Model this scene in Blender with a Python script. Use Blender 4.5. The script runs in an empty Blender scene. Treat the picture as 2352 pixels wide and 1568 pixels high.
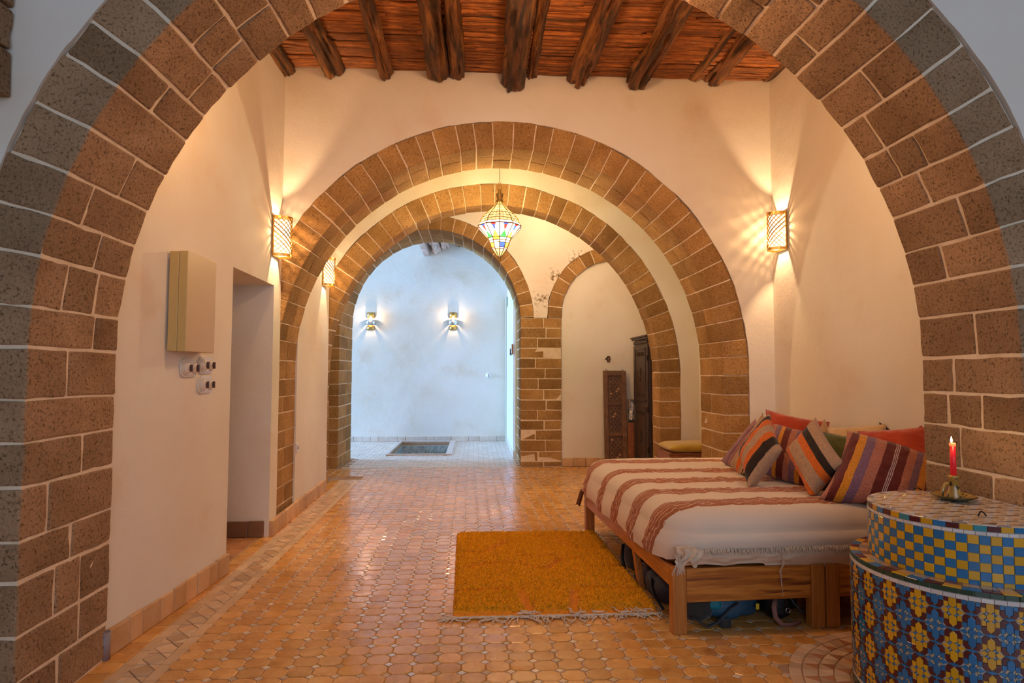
import bpy, math, random
import numpy as np
from mathutils import Matrix, Vector, noise as mn
random.seed(7); rng = np.random.default_rng(7)
PI = math.pi
col = bpy.context.scene.collection

# ------------------------------------------------------------------ camera
F_PX, YAW, PITCH, ROLL = 1400.0, .059, .0505, .002
EYE = np.array([0, 0, 1.3])
_F = np.array([math.sin(YAW)*math.cos(PITCH), math.cos(YAW)*math.cos(PITCH), math.sin(PITCH)])
_R = np.array([math.cos(YAW), -math.sin(YAW), 0.]); _U = np.cross(_R, _F)
_R, _U = _R*math.cos(ROLL)+_U*math.sin(ROLL), -_R*math.sin(ROLL)+_U*math.cos(ROLL)
cam = bpy.data.cameras.new('camera'); co = bpy.data.objects.new('camera', cam); col.objects.link(co)
cam.sensor_width = 36; cam.lens = F_PX/2352*36; cam.clip_start = .05; cam.clip_end = 100
co.matrix_world = Matrix(((_R[0], _U[0], -_F[0], 0), (_R[1], _U[1], -_F[1], 0), (_R[2], _U[2], -_F[2], 1.3), (0, 0, 0, 1)))
bpy.context.scene.camera = co

def ray(px, py):
    return _F + _R*(px-1176)/F_PX + _U*(784-py)/F_PX
def PY(px, py, Y):
    d = ray(px, py); return EYE + d*(Y/d[1])
def PZ(px, py, Z):
    d = ray(px, py); return EYE + d*((Z-1.3)/d[2])
def PX(px, py, X):
    d = ray(px, py); return EYE + d*(X/d[0])

# ------------------------------------------------------------------ view, world and light
sc = bpy.context.scene
sc.view_settings.view_transform = 'Standard'; sc.view_settings.look = 'None'
sc.view_settings.gamma = 1; sc.view_settings.use_curve_mapping = False
sc.view_settings.exposure = 0.43
try:
    sc.cycles.use_denoising = True
    sc.cycles.max_bounces = 8; sc.cycles.diffuse_bounces = 5; sc.cycles.glossy_bounces = 3
    sc.cycles.transparent_max_bounces = 8; sc.cycles.sample_clamp_indirect = 6
    sc.cycles.caustics_reflective = False; sc.cycles.caustics_refractive = False
except Exception: pass
wd = bpy.data.worlds.new('world'); sc.world = wd; wd.use_nodes = True
wd.node_tree.nodes['Background'].inputs[0].default_value = (.74, .80, 1.0, 1)
wd.node_tree.nodes['Background'].inputs[1].default_value = .13
WARM = (1.0, .62, .32)
def area(name, loc, target, sx, sy, power, color):
    l = bpy.data.lights.new(name, 'AREA'); l.shape = 'RECTANGLE'; l.size = sx; l.size_y = sy
    l.energy = power; l.color = color
    o = bpy.data.objects.new(name, l); col.objects.link(o); o.location = loc
    o.rotation_euler = (Vector(target)-Vector(loc)).to_track_quat('-Z', 'Y').to_euler(); return o
def point(name, loc, power, color, r=.03):
    l = bpy.data.lights.new(name, 'POINT'); l.energy = power; l.color = color; l.shadow_soft_size = r
    o = bpy.data.objects.new(name, l); col.objects.link(o); o.location = loc; return o
area('court_daylight', (-10.5, 10.5, 2.0), (0, 10.5, 1.8), 2.2, 3.6, 2150, (.25, .54, 1.0))
area('near_court_daylight', (1.0, -3.6, 2.1), (.6, 2.3, 1.9), 5.5, 3.0, 88, (.68, .81, 1.0))
point('hall_fill_light', (0.45, 3.10, 3.26), 36, (1.0, .54, .24), .12)  # added warm fill for the hall, above the view; no lamp hangs here
point('hall_side_lamp_light', (-1.30, 3.08, 2.95), 11, (1.0, .56, .26), .05)
point('hall_side_lamp_light', (1.95, 3.08, 2.95), 11, (1.0, .56, .26), .05)
point('bay_light', (0.9, 7.55, 3.4), 20, (1.0, .66, .36), .15)  # point light high in the bay, with no fixture modelled
point('side_room_light', (-2.9, 4.0, 2.6), 2.0, (1.0, .66, .42), .2)

# ------------------------------------------------------------------ helpers: meshes and objects
WL = {}
def tag(o, label=None, cat=None, group=None, kind=None):
    if label: o['label'] = label
    if cat: o['category'] = cat
    if group: o['group'] = group
    if kind: o['kind'] = kind
    return o
def empty(name, loc, label=None, cat=None, group=None, kind=None):
    o = bpy.data.objects.new(name, None); col.objects.link(o); o.location = loc
    WL[o] = np.array(loc, float); o.empty_display_size = .05
    return tag(o, label, cat, group, kind)
def mk(name, vf, mat, parent=None, smooth=False, origin=None, kind=None):
    """vertices in world space, faces -> one mesh object with its origin at its middle"""
    v, f = vf[0], vf[1]
    v = np.asarray(v, float).reshape(-1, 3)
    c = v.mean(0) if origin is None else np.array(origin, float)
    me = bpy.data.meshes.new(name)
    me.from_pydata((v-c).tolist(), [], [list(map(int, q)) for q in f])
    if isinstance(mat, (list, tuple)):
        for m in mat: me.materials.append(m)
        if len(vf) > 2: me.polygons.foreach_set('material_index', list(vf[2]))
    elif mat: me.materials.append(mat)
    if smooth: me.polygons.foreach_set('use_smooth', [True]*len(me.polygons))
    me.update()
    o = bpy.data.objects.new(name, me); col.objects.link(o)
    if parent is not None:
        o.parent = parent; o.location = c-WL[parent]
    else: o.location = c
    WL[o] = c
    if kind: o['kind'] = kind
    return o
def join(*vfs):
    V = []; Fs = []; M = []; n = 0
    for i, vf in enumerate(vfs):
        v = np.asarray(vf[0], float).reshape(-1, 3); V.append(v)
        Fs += [[a+n for a in q] for q in vf[1]]
        M += list(vf[2]) if len(vf) > 2 else [0]*len(vf[1])
        n += len(v)
    return np.vstack(V), Fs, M
def setm(vf, m): return vf[0], vf[1], [m]*len(vf[1])
def nz(p, f, seed=0.): return mn.noise(Vector((p[0]*f+seed, p[1]*f-seed, p[2]*f+seed*.7)))
def hexa(c, bev=.006, mids=0, amp=0., freq=9., seed=0., amp2=0.):
    """solid from 8 corners c[i][j][k], edges rounded, faces uneven"""
    c = np.asarray(c, float)
    L = [np.linalg.norm(c[1, 0, 0]-c[0, 0, 0]), np.linalg.norm(c[0, 1, 0]-c[0, 0, 0]), np.linalg.norm(c[0, 0, 1]-c[0, 0, 0])]
    T = []
    for l in L:
        b = min(bev/max(l, 1e-5), .3)
        T.append([0., b]+[b+(1-2*b)*(m+1)/(mids+1) for m in range(mids)]+[1-b, 1.])
    n = len(T[0]); idx = {}; V = []; Fc = []
    def vert(i, j, k):
        key = (i, j, k)
        if key in idx: return idx[key]
        e = [q in (0, n-1) for q in key]; t = [T[a][key[a]] for a in range(3)]
        if sum(e) >= 2:
            for a in range(3):
                if e[a]:
                    b = min(bev/max(L[a], 1e-5), .3)*(.3 if sum(e) == 2 else .42)
                    t[a] = b if t[a] < .5 else 1-b
        u, v, w = t
        p = ((c[0,0,0]*(1-u)+c[1,0,0]*u)*(1-v)+(c[0,1,0]*(1-u)+c[1,1,0]*u)*v)*(1-w) + \
            ((c[0,0,1]*(1-u)+c[1,0,1]*u)*(1-v)+(c[0,1,1]*(1-u)+c[1,1,1]*u)*v)*w
        if amp:
            q = mn.noise_vector(Vector(p*freq)+Vector((seed, seed, -seed))); p = p+np.array(q)*amp+np.array(mn.noise_vector(Vector(p*41.)))*amp*.35
        idx[key] = len(V); V.append(p); return idx[key]
    R_ = range(n-1)
    for a in R_:
        for b in R_:
            Fc.append([vert(a, b, 0), vert(a, b+1, 0), vert(a+1, b+1, 0), vert(a+1, b, 0)])
            Fc.append([vert(a, b, n-1), vert(a+1, b, n-1), vert(a+1, b+1, n-1), vert(a, b+1, n-1)])
            Fc.append([vert(a, 0, b), vert(a+1, 0, b), vert(a+1, 0, b+1), vert(a, 0, b+1)])
            Fc.append([vert(a, n-1, b), vert(a, n-1, b+1), vert(a+1, n-1, b+1), vert(a+1, n-1, b)])
            Fc.append([vert(0, a, b), vert(0, a, b+1), vert(0, a+1, b+1), vert(0, a+1, b)])
            Fc.append([vert(n-1, a, b), vert(n-1, a+1, b), vert(n-1, a+1, b+1), vert(n-1, a, b+1)])
    return np.array(V), Fc
def box8(x0, x1, y0, y1, z0, z1):
    return [[[(x, y, z) for z in (z0, z1)] for y in (y0, y1)] for x in (x0, x1)]
def box(x0, x1, y0, y1, z0, z1, bev=0., fn=None, **k):
    c = np.array(box8(x0, x1, y0, y1, z0, z1), float)
    if fn: c = np.array([[[fn(c[i][j][q]) for q in (0, 1)] for j in (0, 1)] for i in (0, 1)])
    if bev: return hexa(c, bev, **k)
    V = c.reshape(8, 3)
    return V, [[0, 1, 3, 2], [4, 6, 7, 5], [0, 4, 5, 1], [2, 3, 7, 6], [0, 2, 6, 4], [1, 5, 7, 3]]
def prism(poly, axis, a, b, cap=True):
    """2-D polygon extruded along an axis from a to b; axis 'y': (x,z), 'z': (x,y), 'x': (y,z)"""
    n = len(poly); V = []
    for t in (a, b):
        for p in poly:
            V.append({'y': (p[0], t, p[1]), 'z': (p[0], p[1], t), 'x': (t, p[0], p[1])}[axis])
    Fc = [[i, (i+1) % n, n+(i+1) % n, n+i] for i in range(n)]
    if cap: Fc += [list(range(n))[::-1], list(range(n, 2*n))]
    return np.array(V), Fc
def tube(pts, r, n=8, cap=True, closed=False, flat=1.):
    pts = np.asarray(pts, float); m = len(pts); r = np.broadcast_to(np.asarray(r, float), (m,))
    V = []; up = np.array([0, 0, 1.]); prev = None
    for i in range(m):
        if closed: t = pts[(i+1) % m]-pts[i-1]
        else: t = pts[min(i+1, m-1)]-pts[max(i-1, 0)]
        t = t/(np.linalg.norm(t)+1e-12)
        a = prev if prev is not None else (np.array([1., 0, 0]) if abs(t[2]) > .9 else up)
        s = np.cross(t, a); s /= np.linalg.norm(s)+1e-12; b = np.cross(s, t); prev = b
        for k in range(n):
            w = 2*PI*k/n; V.append(pts[i]+(s*math.cos(w)+b*math.sin(w)*flat)*r[i])
    Fc = []
    for i in range(m if closed else m-1):
        for k in range(n):
            a, b = i*n, ((i+1) % m)*n; Fc.append([a+k, a+(k+1) % n, b+(k+1) % n, b+k])
    if cap and not closed: Fc += [list(range(n))[::-1], [(m-1)*n+k for k in range(n)]]
    return np.array(V), Fc
def lathe(prof, c, n=24, rot=0.):
    V = []; m = len(prof)
    for r, z in prof:
        for k in range(n):
            w = 2*PI*k/n+rot; V.append((c[0]+r*math.cos(w), c[1]+r*math.sin(w), c[2]+z))
    Fc = [[i*n+k, i*n+(k+1) % n, (i+1)*n+(k+1) % n, (i+1)*n+k] for i in range(m-1) for k in range(n)]
    return np.array(V), Fc
def grid(nu, nv, fn, closed_u=False):
    V = [fn(i/(nu if closed_u else nu-1), j/(nv-1)) for j in range(nv) for i in range(nu)]
    Fc = []
    for j in range(nv-1):
        for i in range(nu if closed_u else nu-1):
            i2 = (i+1) % nu; Fc.append([j*nu+i, j*nu+i2, (j+1)*nu+i2, (j+1)*nu+i])
    return np.array(V), Fc

# ------------------------------------------------------------------ materials
def mat(name, c1, c2=None, scale=4., rough=.6, metal=0., bump=(), c3=None, s3=20., t3=(.55, .7), val=.0,
        stretch=(1, 1, 1), rand=True, emit=None, rvar=0., spec=.5, sheen=0., detail=4., island=False, t2=(.35, .65), ior=None, c4=None, s4=90., t4=(.62, .75)):
    m = bpy.data.materials.new(name); m.use_nodes = True; nt = m.node_tree; N = nt.nodes; L = nt.links
    b = N['Principled BSDF']; b.inputs['Roughness'].default_value = rough; b.inputs['Metallic'].default_value = metal
    b.inputs['Specular IOR Level'].default_value = spec
    if sheen: b.inputs['Sheen Weight'].default_value = sheen
    tc = N.new('ShaderNodeTexCoord'); mp = N.new('ShaderNodeMapping'); L.new(tc.outputs['Object'], mp.inputs['Vector'])
    mp.inputs['Scale'].default_value = stretch
    rnd = None
    if rand:
        oi = N.new('ShaderNodeObjectInfo'); rnd = oi.outputs['Random']
        if island:
            g = N.new('ShaderNodeNewGeometry'); a = N.new('ShaderNodeMath'); a.operation = 'ADD'
            L.new(rnd, a.inputs[0]); L.new(g.outputs['Random Per Island'], a.inputs[1])
            fr = N.new('ShaderNodeMath'); fr.operation = 'FRACT'; L.new(a.outputs[0], fr.inputs[0]); rnd = fr.outputs[0]
        mu = N.new('ShaderNodeMath'); mu.operation = 'MULTIPLY'; mu.inputs[1].default_value = 41.3; L.new(rnd, mu.inputs[0])
        L.new(mu.outputs[0], mp.inputs['Location'])
    def noise(s, d=detail, r=.55):
        n = N.new('ShaderNodeTexNoise'); n.inputs['Scale'].default_value = s; n.inputs['Detail'].default_value = d
        n.inputs['Roughness'].default_value = r; L.new(mp.outputs[0], n.inputs['Vector']); return n.outputs['Fac']
    def ramp(fac, lo, hi):
        r = N.new('ShaderNodeMapRange'); r.inputs['From Min'].default_value = lo; r.inputs['From Max'].default_value = hi
        L.new(fac, r.inputs['Value']); return r.outputs[0]
    def mix(fac, a, bb):
        x = N.new('ShaderNodeMix'); x.data_type = 'RGBA'; L.new(fac, x.inputs[0])
        for s, q in ((6, a), (7, bb)):
            if isinstance(q, tuple): x.inputs[s].default_value = (*q, 1)
            else: L.new(q, x.inputs[s])
        return x.outputs[2]
    out = c1
    if c2: out = mix(ramp(noise(scale), *t2), out, c2)
    if c3: out = mix(ramp(noise(s3, 3, .6), *t3), out, c3)
    if c4: out = mix(ramp(noise(s4, 2, .5), *t4), out, c4)
    if ior: b.inputs['IOR'].default_value = ior
    if val and rand:
        h = N.new('ShaderNodeHueSaturation'); r = N.new('ShaderNodeMapRange')
        r.inputs['To Min'].default_value = 1-val; r.inputs['To Max'].default_value = 1+val
        L.new(rnd, r.inputs['Value']); L.new(r.outputs[0], h.inputs['Value'])
        if isinstance(out, tuple): h.inputs['Color'].default_value = (*out, 1)
        else: L.new(out, h.inputs['Color'])
        out = h.outputs[0]
    if isinstance(out, tuple): b.inputs['Base Color'].default_value = (*out, 1)
    else: L.new(out, b.inputs['Base Color'])
    if rvar: 
        r = N.new('ShaderNodeMapRange'); r.inputs['To Min'].default_value = max(.02, rough-rvar); r.inputs['To Max'].default_value = min(1, rough+rvar)
        r.inputs['From Min'].default_value = .3; r.inputs['From Max'].default_value = .7
        L.new(noise(scale*1.7), r.inputs['Value']); L.new(r.outputs[0], b.inputs['Roughness'])
    nrm = None
    for (s, st, dist) in bump:
        bp = N.new('ShaderNodeBump'); bp.inputs['Strength'].default_value = st; bp.inputs['Distance'].default_value = dist
        L.new(noise(s, 4, .6), bp.inputs['Height'])
        if nrm: L.new(nrm, bp.inputs['Normal'])
        nrm = bp.outputs[0]
    if nrm: L.new(nrm, b.inputs['Normal'])
    if emit:
        b.inputs['Emission Color'].default_value = (*emit[0], 1); b.inputs['Emission Strength'].default_value = emit[1]
    m['_'] = 1
    return m
def glow(name, color, strength, trans=.45, tint=None):
    m = bpy.data.materials.new(name); m.use_nodes = True; N = m.node_tree.nodes; L = m.node_tree.links
    N.remove(N['Principled BSDF']); e = N.new('ShaderNodeEmission'); e.inputs[0].default_value = (*color, 1); e.inputs[1].default_value = strength
    t = N.new('ShaderNodeBsdfTransparent'); q = tint or color; t.inputs[0].default_value = (*[trans*x for x in q], 1)
    a = N.new('ShaderNodeAddShader'); L.new(e.outputs[0], a.inputs[0]); L.new(t.outputs[0], a.inputs[1])
    L.new(a.outputs[0], N['Material Output'].inputs[0]); return m
def stripes(name, bands, axis=0, rough=.85, wob=.01, base=(.5, .3, .2), weave=160., coord='Generated', fuzz=.25):
    """bands: list of (start, colour) along one axis of the object's own bounding box"""
    m = bpy.data.materials.new(name); m.use_nodes = True; nt = m.node_tree; N = nt.nodes; L = nt.links
    b = N['Principled BSDF']; b.inputs['Roughness'].default_value = rough; b.inputs['Sheen Weight'].default_value = .2
    b.inputs['Specular IOR Level'].default_value = .2
    at = N.new('ShaderNodeAttribute'); at.attribute_name = 'puv'
    sp = N.new('ShaderNodeSeparateXYZ'); L.new(at.outputs['Vector'], sp.inputs[0])
    tc = N.new('ShaderNodeTexCoord')
    n = N.new('ShaderNodeTexNoise'); n.inputs['Scale'].default_value = 9.; n.inputs['Detail'].default_value = 3; L.new(tc.outputs['Object'], n.inputs['Vector'])
    s = N.new('ShaderNodeMath'); s.operation = 'MULTIPLY_ADD'; s.inputs[1].default_value = wob*4; L.new(n.outputs['Fac'], s.inputs[0]); L.new(sp.outputs[axis], s.inputs[2])
    s2 = N.new('ShaderNodeMath'); s2.operation = 'SUBTRACT'; s2.inputs[1].default_value = wob*2; L.new(s.outputs[0], s2.inputs[0])
    r = N.new('ShaderNodeValToRGB'); r.color_ramp.interpolation = 'CONSTANT'; L.new(s2.outputs[0], r.inputs[0])
    el = r.color_ramp.elements
    el[0].position = 0; el[0].color = (*bands[0][1], 1); el[1].position = bands[1][0]; el[1].color = (*bands[1][1], 1)
    for p, c in bands[2:]:
        e = el.new(p); e.color = (*c, 1)
    f = N.new('ShaderNodeTexNoise'); f.inputs['Scale'].default_value = weave; f.inputs['Detail'].default_value = 2; L.new(tc.outputs['Object'], f.inputs['Vector'])
    mr = N.new('ShaderNodeMapRange'); mr.inputs['From Min'].default_value = .3; mr.inputs['From Max'].default_value = .7
    mr.inputs['To Min'].default_value = 1-fuzz; mr.inputs['To Max'].default_value = 1+fuzz; L.new(f.outputs['Fac'], mr.inputs['Value'])
    h = N.new('ShaderNodeHueSaturation'); L.new(r.outputs[0], h.inputs['Color']); L.new(mr.outputs[0], h.inputs['Value']); L.new(h.outputs[0], b.inputs['Base Color'])
    bp = N.new('ShaderNodeBump'); bp.inputs['Strength'].default_value = .35; bp.inputs['Distance'].default_value = .002
    L.new(f.outputs['Fac'], bp.inputs['Height']); L.new(bp.outputs[0], b.inputs['Normal']); return m

PLASTER = dict(c2=(.77, .70, .60), scale=1.1, rough=.9, bump=((3., .35, .02), (38., .25, .004)), c3=(.70, .56, .42), s3=2.3, t3=(.58, .95), rand=False, spec=.2)
M_plaster = mat('white_plaster', (.82, .79, .73), **PLASTER)
M_stone = mat('ochre_sandstone', (.33, .180, .062), (.48, .28, .110), 3., .93, bump=((60., .9, .008), (200., .8, .004), (9., .6, .016)),
              c3=(.17, .090, .030), s3=70., t3=(.52, .72), c4=(.60, .40, .20), s4=60., t4=(.62, .80), val=.22, spec=.15, detail=6.)
M_stone_front = mat('brown_sandstone', (.32, .192, .104), (.45, .285, .165), 3.2, .95, bump=((70., .9, .008), (230., .9, .004), (9., .6, .018)),
              c3=(.12, .070, .035), s3=85., t3=(.52, .70), c4=(.50, .36, .22), s4=130., t4=(.60, .78), val=.20, spec=.12, detail=6.)
M_mortar = mat('lime_mortar', (.84, .70, .54), (.72, .58, .42), 12., .95, bump=((40., .5, .006),), rand=False, spec=.1)
M_grout = mat('floor_grout', (.38, .21, .11), (.42, .28, .17), 6., .9, rand=False)
M_tile = mat('terracotta_tile', (.66, .30, .065), (.76, .41, .13), 5., .24, c3=(.50, .21, .045), s3=9., t3=(.5, .8), val=.14, island=True,
             rvar=.13, bump=((14., .18, .003),), spec=.75)
M_cab = mat('glazed_cabochon', (.62, .42, .24), (.76, .60, .44), 20., .07, val=.1, island=True, spec=.9, ior=1.75)
M_band = mat('pale_border_tile', (.60, .40, .22), (.70, .50, .32), 5., .38, val=.12, island=True, rvar=.12)
M_rhomb = mat('border_rhomb_tile', (.55, .33, .17), (.72, .54, .36), 2., .35, val=.22, island=True)
M_skirt = mat('skirting_terracotta', (.60, .34, .15), (.68, .44, .24), 6., .55, val=.16, bump=((25., .3, .003),))
M_far = mat('pale_floor_brick', (.62, .52, .44), (.70, .62, .55), 6., .33, val=.10, island=True)
M_log = mat('cedar_log', (.20, .070, .018), (.05, .020, .008), 2.6, .6, stretch=(9, .8, 9), bump=((2.5, 1., .05), (9., .9, .02)),
            c3=(.46, .19, .045), s3=2.0, t3=(.50, .72), val=.3, t2=(.42, .58))
M_stick = mat('ceiling_stick', (.44, .15, .034), (.15, .045, .012), 5., .7, stretch=(1.5, 9, 9), val=.35, island=True, bump=((12., .7, .008),),
              c3=(.55, .25, .08), s3=5., t3=(.58, .8))
M_lognear = mat('limewashed_log', (.62, .50, .44), (.42, .32, .27), 5., .8, bump=((9., .7, .02),))
M_pine = mat('oiled_pine', (.56, .21, .032), (.36, .11, .014), 2.2, .40, stretch=(1.6, 1.6, 22), bump=((5., .2, .002),), c3=(.16, .045, .010), s3=1.2, t3=(.60, .66), val=.08, t2=(.42, .58))
M_pinez = mat('oiled_pine_post', (.56, .22, .040), (.38, .125, .020), 2.5, .45, stretch=(20, 20, 1.4), bump=((5., .2, .002),), val=.08)
M_brass = mat('brass', (.80, .50, .16), (.60, .35, .10), 20., .32, 1.0, rand=False)
M_dbrass = mat('aged_brass', (.42, .26, .09), (.25, .15, .05), 30., .42, .9, rand=False)
M_glow = glow('sconce_diffuser', (1.0, .80, .52), 1.3, .17, (1, .9, .75))
M_cream = mat('cream_enamel_metal', (.58, .40, .14), None, rough=.38, rand=False, bump=((60., .05, .001),))
M_dark = mat('dark_gap', (.02, .014, .01), None, rough=.8, rand=False)
M_porc = mat('white_porcelain', (.72, .66, .58), None, rough=.2, rand=False)
M_brown = mat('brown_switch_knob', (.10, .04, .02), None, rough=.35, rand=False)
M_plastic = mat('white_plastic', (.75, .72, .68), None, rough=.4, rand=False)
M_greypipe = mat('grey_plastic', (.30, .24, .24), None, rough=.5, rand=False)
M_blanket_c = (.74, .62, .50)
M_sheet = mat('cream_sheet', (.70, .56, .42), (.60, .46, .33), 5., .9, sheen=.2, bump=((240., .3, .001), (14., .2, .006)), rand=False, spec=.15)
M_fringe = mat('white_wool', (.72, .62, .50), (.60, .48, .36), 30., .9, rand=False)
M_rug = mat('orange_shag', (.92, .38, .012), (.82, .30, .010), 14., .95, c3=(.42, .12, .004), s3=60., t3=(.55, .8), sheen=.15, rand=False, spec=.05, bump=((120., .8, .008),))
M_tuft = mat('orange_tuft', (1.0, .47, .020), (.92, .37, .012), 9., .95, val=.22, island=True, spec=.05)
M_red = mat('rust_velvet', (.50, .055, .012), (.38, .035, .008), 7., .7, sheen=.5, bump=((9., .4, .012), (300., .2, .001)), spec=.2)
M_creamv = mat('cream_velvet', (.66, .46, .24), (.56, .37, .17), 7., .75, sheen=.4, bump=((9., .4, .012),), spec=.2)
M_green = mat('olive_velvet', (.085, .095, .02), (.05, .06, .012), 7., .7, sheen=.5, bump=((9., .5, .012),), spec=.2)
M_charcoal = mat('charcoal_cloth', (.022, .022, .02), (.035, .03, .025), 9., .85, sheen=.2, bump=((12., .4, .01),))
M_mustard = mat('mustard_velvet', (.58, .38, .045), (.50, .31, .03), 6., .6, sheen=.4, spec=.3)
M_darkwood = mat('dark_carved_wood', (.075, .045, .032), (.045, .026, .02), 5., .38, bump=((60., .7, .004),), stretch=(4, 4, .8), val=.1)
M_panelwood = mat('carved_panel_wood', (.20, .10, .045), (.13, .06, .025), 14., .5, bump=((70., .7, .003),), val=.15)
M_boxwood = mat('reddish_stool_wood', (.34, .13, .05), (.24, .08, .03), 6., .5, stretch=(2, 2, 8), val=.1)
M_bead = mat('pale_inlay', (.62, .34, .16), None, rough=.35)
M_beadd = mat('dark_inlay', (.06, .03, .02), None, rough=.35)
M_bluebag = mat('blue_nylon', (.015, .07, .13), (.03, .10, .17), 12., .5, bump=((10., .7, .02), (300., .2, .001)))
M_blackbag = mat('black_nylon', (.006, .006, .007), None, rough=.55, bump=((10., .6, .02),))
M_greybag = mat('grey_nylon', (.05, .055, .065), (.03, .03, .04), 12., .6, bump=((12., .6, .02),))
M_strap = mat('dusty_rose_strap', (.28, .13, .10), None, rough=.8)
M_teal = mat('teal_panel', (.01, .20, .26), None, rough=.5)
M_yellowtag = mat('yellow_tag', (.7, .5, .02), None, rough=.5)
M_chrome = mat('bright_metal', (.7, .7, .7), None, rough=.25, metal=1.)
M_foil = mat('silver_foil', (.75, .75, .78), (.3, .3, .35), 18., .22, 1., bump=((22., .9, .03),))
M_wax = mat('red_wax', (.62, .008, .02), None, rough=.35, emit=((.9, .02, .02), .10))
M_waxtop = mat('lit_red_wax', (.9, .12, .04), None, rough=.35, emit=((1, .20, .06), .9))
M_flame = mat('flame', (1, .8, .5), None, emit=((1, .82, .55), 14.))
M_glaze = mat('ochre_green_glaze', (.58, .32, .05), (.34, .19, .03), 16., .12, c3=(.03, .03, .01), s3=30., t3=(.55, .62), spec=.8)
M_glazed = mat('dark_green_glaze', (.045, .04, .010), (.10, .07, .01), 16., .1, spec=.8)
M_iron = mat('dark_iron', (.03, .022, .018), None, rough=.5, metal=.6)
M_basin = mat('pebbled_basin', (.40, .45, .44), (.25, .29, .28), 12., .7, c3=(.14, .15, .13), s3=40., t3=(.55, .62), bump=((60., .6, .01),), rand=False)
M_basinrim = mat('pale_rim_tile', (.66, .56, .50), (.58, .48, .42), 10., .4, rand=False)
ZL = dict(yellow=(.66, .34, .012), blue=(.012, .15, .36), maroon=(.085, .008, .012), cream=(.60, .42, .20), white=(.66, .62, .60),
          green=(.012, .055, .035), tan=(.52, .30, .13), beige=(.68, .50, .33), grey=(.30, .26, .24), brown=(.22, .085, .03), teal=(.02, .24, .30))
M_z = {k: mat(k+'_zellige', v, None, rough=.16, spec=.7, val=.12, island=True, rvar=.07, scale=30., bump=((45., .25, .0015),)) for k, v in ZL.items()}
M_zgrout = mat('pale_zellige_grout', (.55, .47, .40), None, rough=.9, rand=False)

# ------------------------------------------------------------------ arches of dressed stone
AR = dict(A=dict(cx=.283, R=1.943, rz=1.945, zc=1.371, Y1=2.362, Y2=2.926, T=.231),
          B=dict(cx=.241, R=1.895, rz=1.885, zc=1.350, Y1=5.18, Y2=5.707, T=.232),
          C=dict(cx=.210, R=1.925, rz=1.975, zc=1.27, Y1=7.0, Y2=7.30, T=.245),
          D=dict(cx=-.620, R=1.243, rz=1.30, zc=1.985, Y1=8.45, Y2=9.307, T=.185),
          E=dict(cx=1.955, R=.760, rz=.760, zc=2.125, Y1=8.45, Y2=8.62, T=.19))
def path(a, s, out=0.):
    """point at running length s along the arch's inner line, moved out by `out`; s=0 at the left foot"""
    zc, R, rz, cx = a['zc'], a['R'], a['rz'], a['cx']; arc = PI*(R+rz)/2
    if s < zc: return cx-R-out, s
    if s > zc+arc: return cx+R+out, 2*zc+arc-s
    t = PI*(1-(s-zc)/arc); return cx+(R+out)*math.cos(t), zc+(rz+out)*math.sin(t)
def alen(a): return 2*a['zc']+PI*(a['R']+a['rz'])/2
def build_arch(a, label, course, splitpat, material, s0=0., s1=None, gap=.005, amp=.004, mids=0, legT=None, bev=.0045, rag=0.):
    s1 = alen(a) if s1 is None else s1
    root = empty('stone_arch', (a['cx'], (a['Y1']+a['Y2'])/2, 0), label, 'arch')
    n = max(1, round((s1-s0)/course)); js = [s0+(s1-s0)*(i+(random.uniform(-.13, .13) if 0 < i < n else 0))/n for i in range(n+1)]
    for i in range(n):
        a0, a1 = js[i]+gap*random.uniform(.6, 1.3), js[i+1]-gap*random.uniform(.6, 1.3)
        ii0, ii1 = path(a, a0), path(a, a1); T = a['T']+random.uniform(-.004, .012)
        oo0, oo1 = path(a, a0, T), path(a, a1, T)
        # keep the joints parallel in the outer half
        sp = splitpat[i % len(splitpat)]
        ys = [0.]+[q+random.uniform(-.05, .05) for q in sp]+[1.]
        for k in range(len(ys)-1):
            g = gap/(a['Y2']-a['Y1'])
            f0, f1 = ys[k]+(g if k else 0), ys[k+1]-(g if k < len(ys)-2 else 0)
            y0 = a['Y1']+(a['Y2']-a['Y1'])*f0; y1 = a['Y1']+(a['Y2']-a['Y1'])*f1
            pr = random.uniform(-.003, .001)
            def P3(p, y): return (p[0], y, p[1])
            def inn(p, o):    # stone stands a little proud or back
                d = np.array(p)-np.array(o); d /= np.linalg.norm(d); return tuple(np.array(p)+d*pr)
            q0, q1 = inn(ii0, oo0), inn(ii1, oo1)
            c = [[[P3(q0, y0), P3(oo0, y0)], [P3(q0, y1), P3(oo0, y1)]], [[P3(q1, y0), P3(oo1, y0)], [P3(q1, y1), P3(oo1, y1)]]]
            mk('stone', hexa(c, bev, mids, amp, 14., random.random()*50), material, root)
    ins = .0055; ns = 120; V = []; Fc = []
    for j in range(ns+1):
        s = s0+(s1-s0)*j/ns
        for (o, y) in ((ins, a['Y1']+ins), (a['T']-.002, a['Y1']+ins), (a['T']-.002, a['Y2']-ins), (ins, a['Y2']-ins)):
            x, z = path(a, s, o); V.append((x, y, z))
    for j in range(ns):
        for k in range(4): Fc.append([j*4+k, j*4+(k+1) % 4, j*4+4+(k+1) % 4, j*4+4+k])
    Fc += [[3, 2, 1, 0], [ns*4+k for k in range(4)]]
    mk('mortar', (V, Fc), M_mortar, root)
    return root
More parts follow.
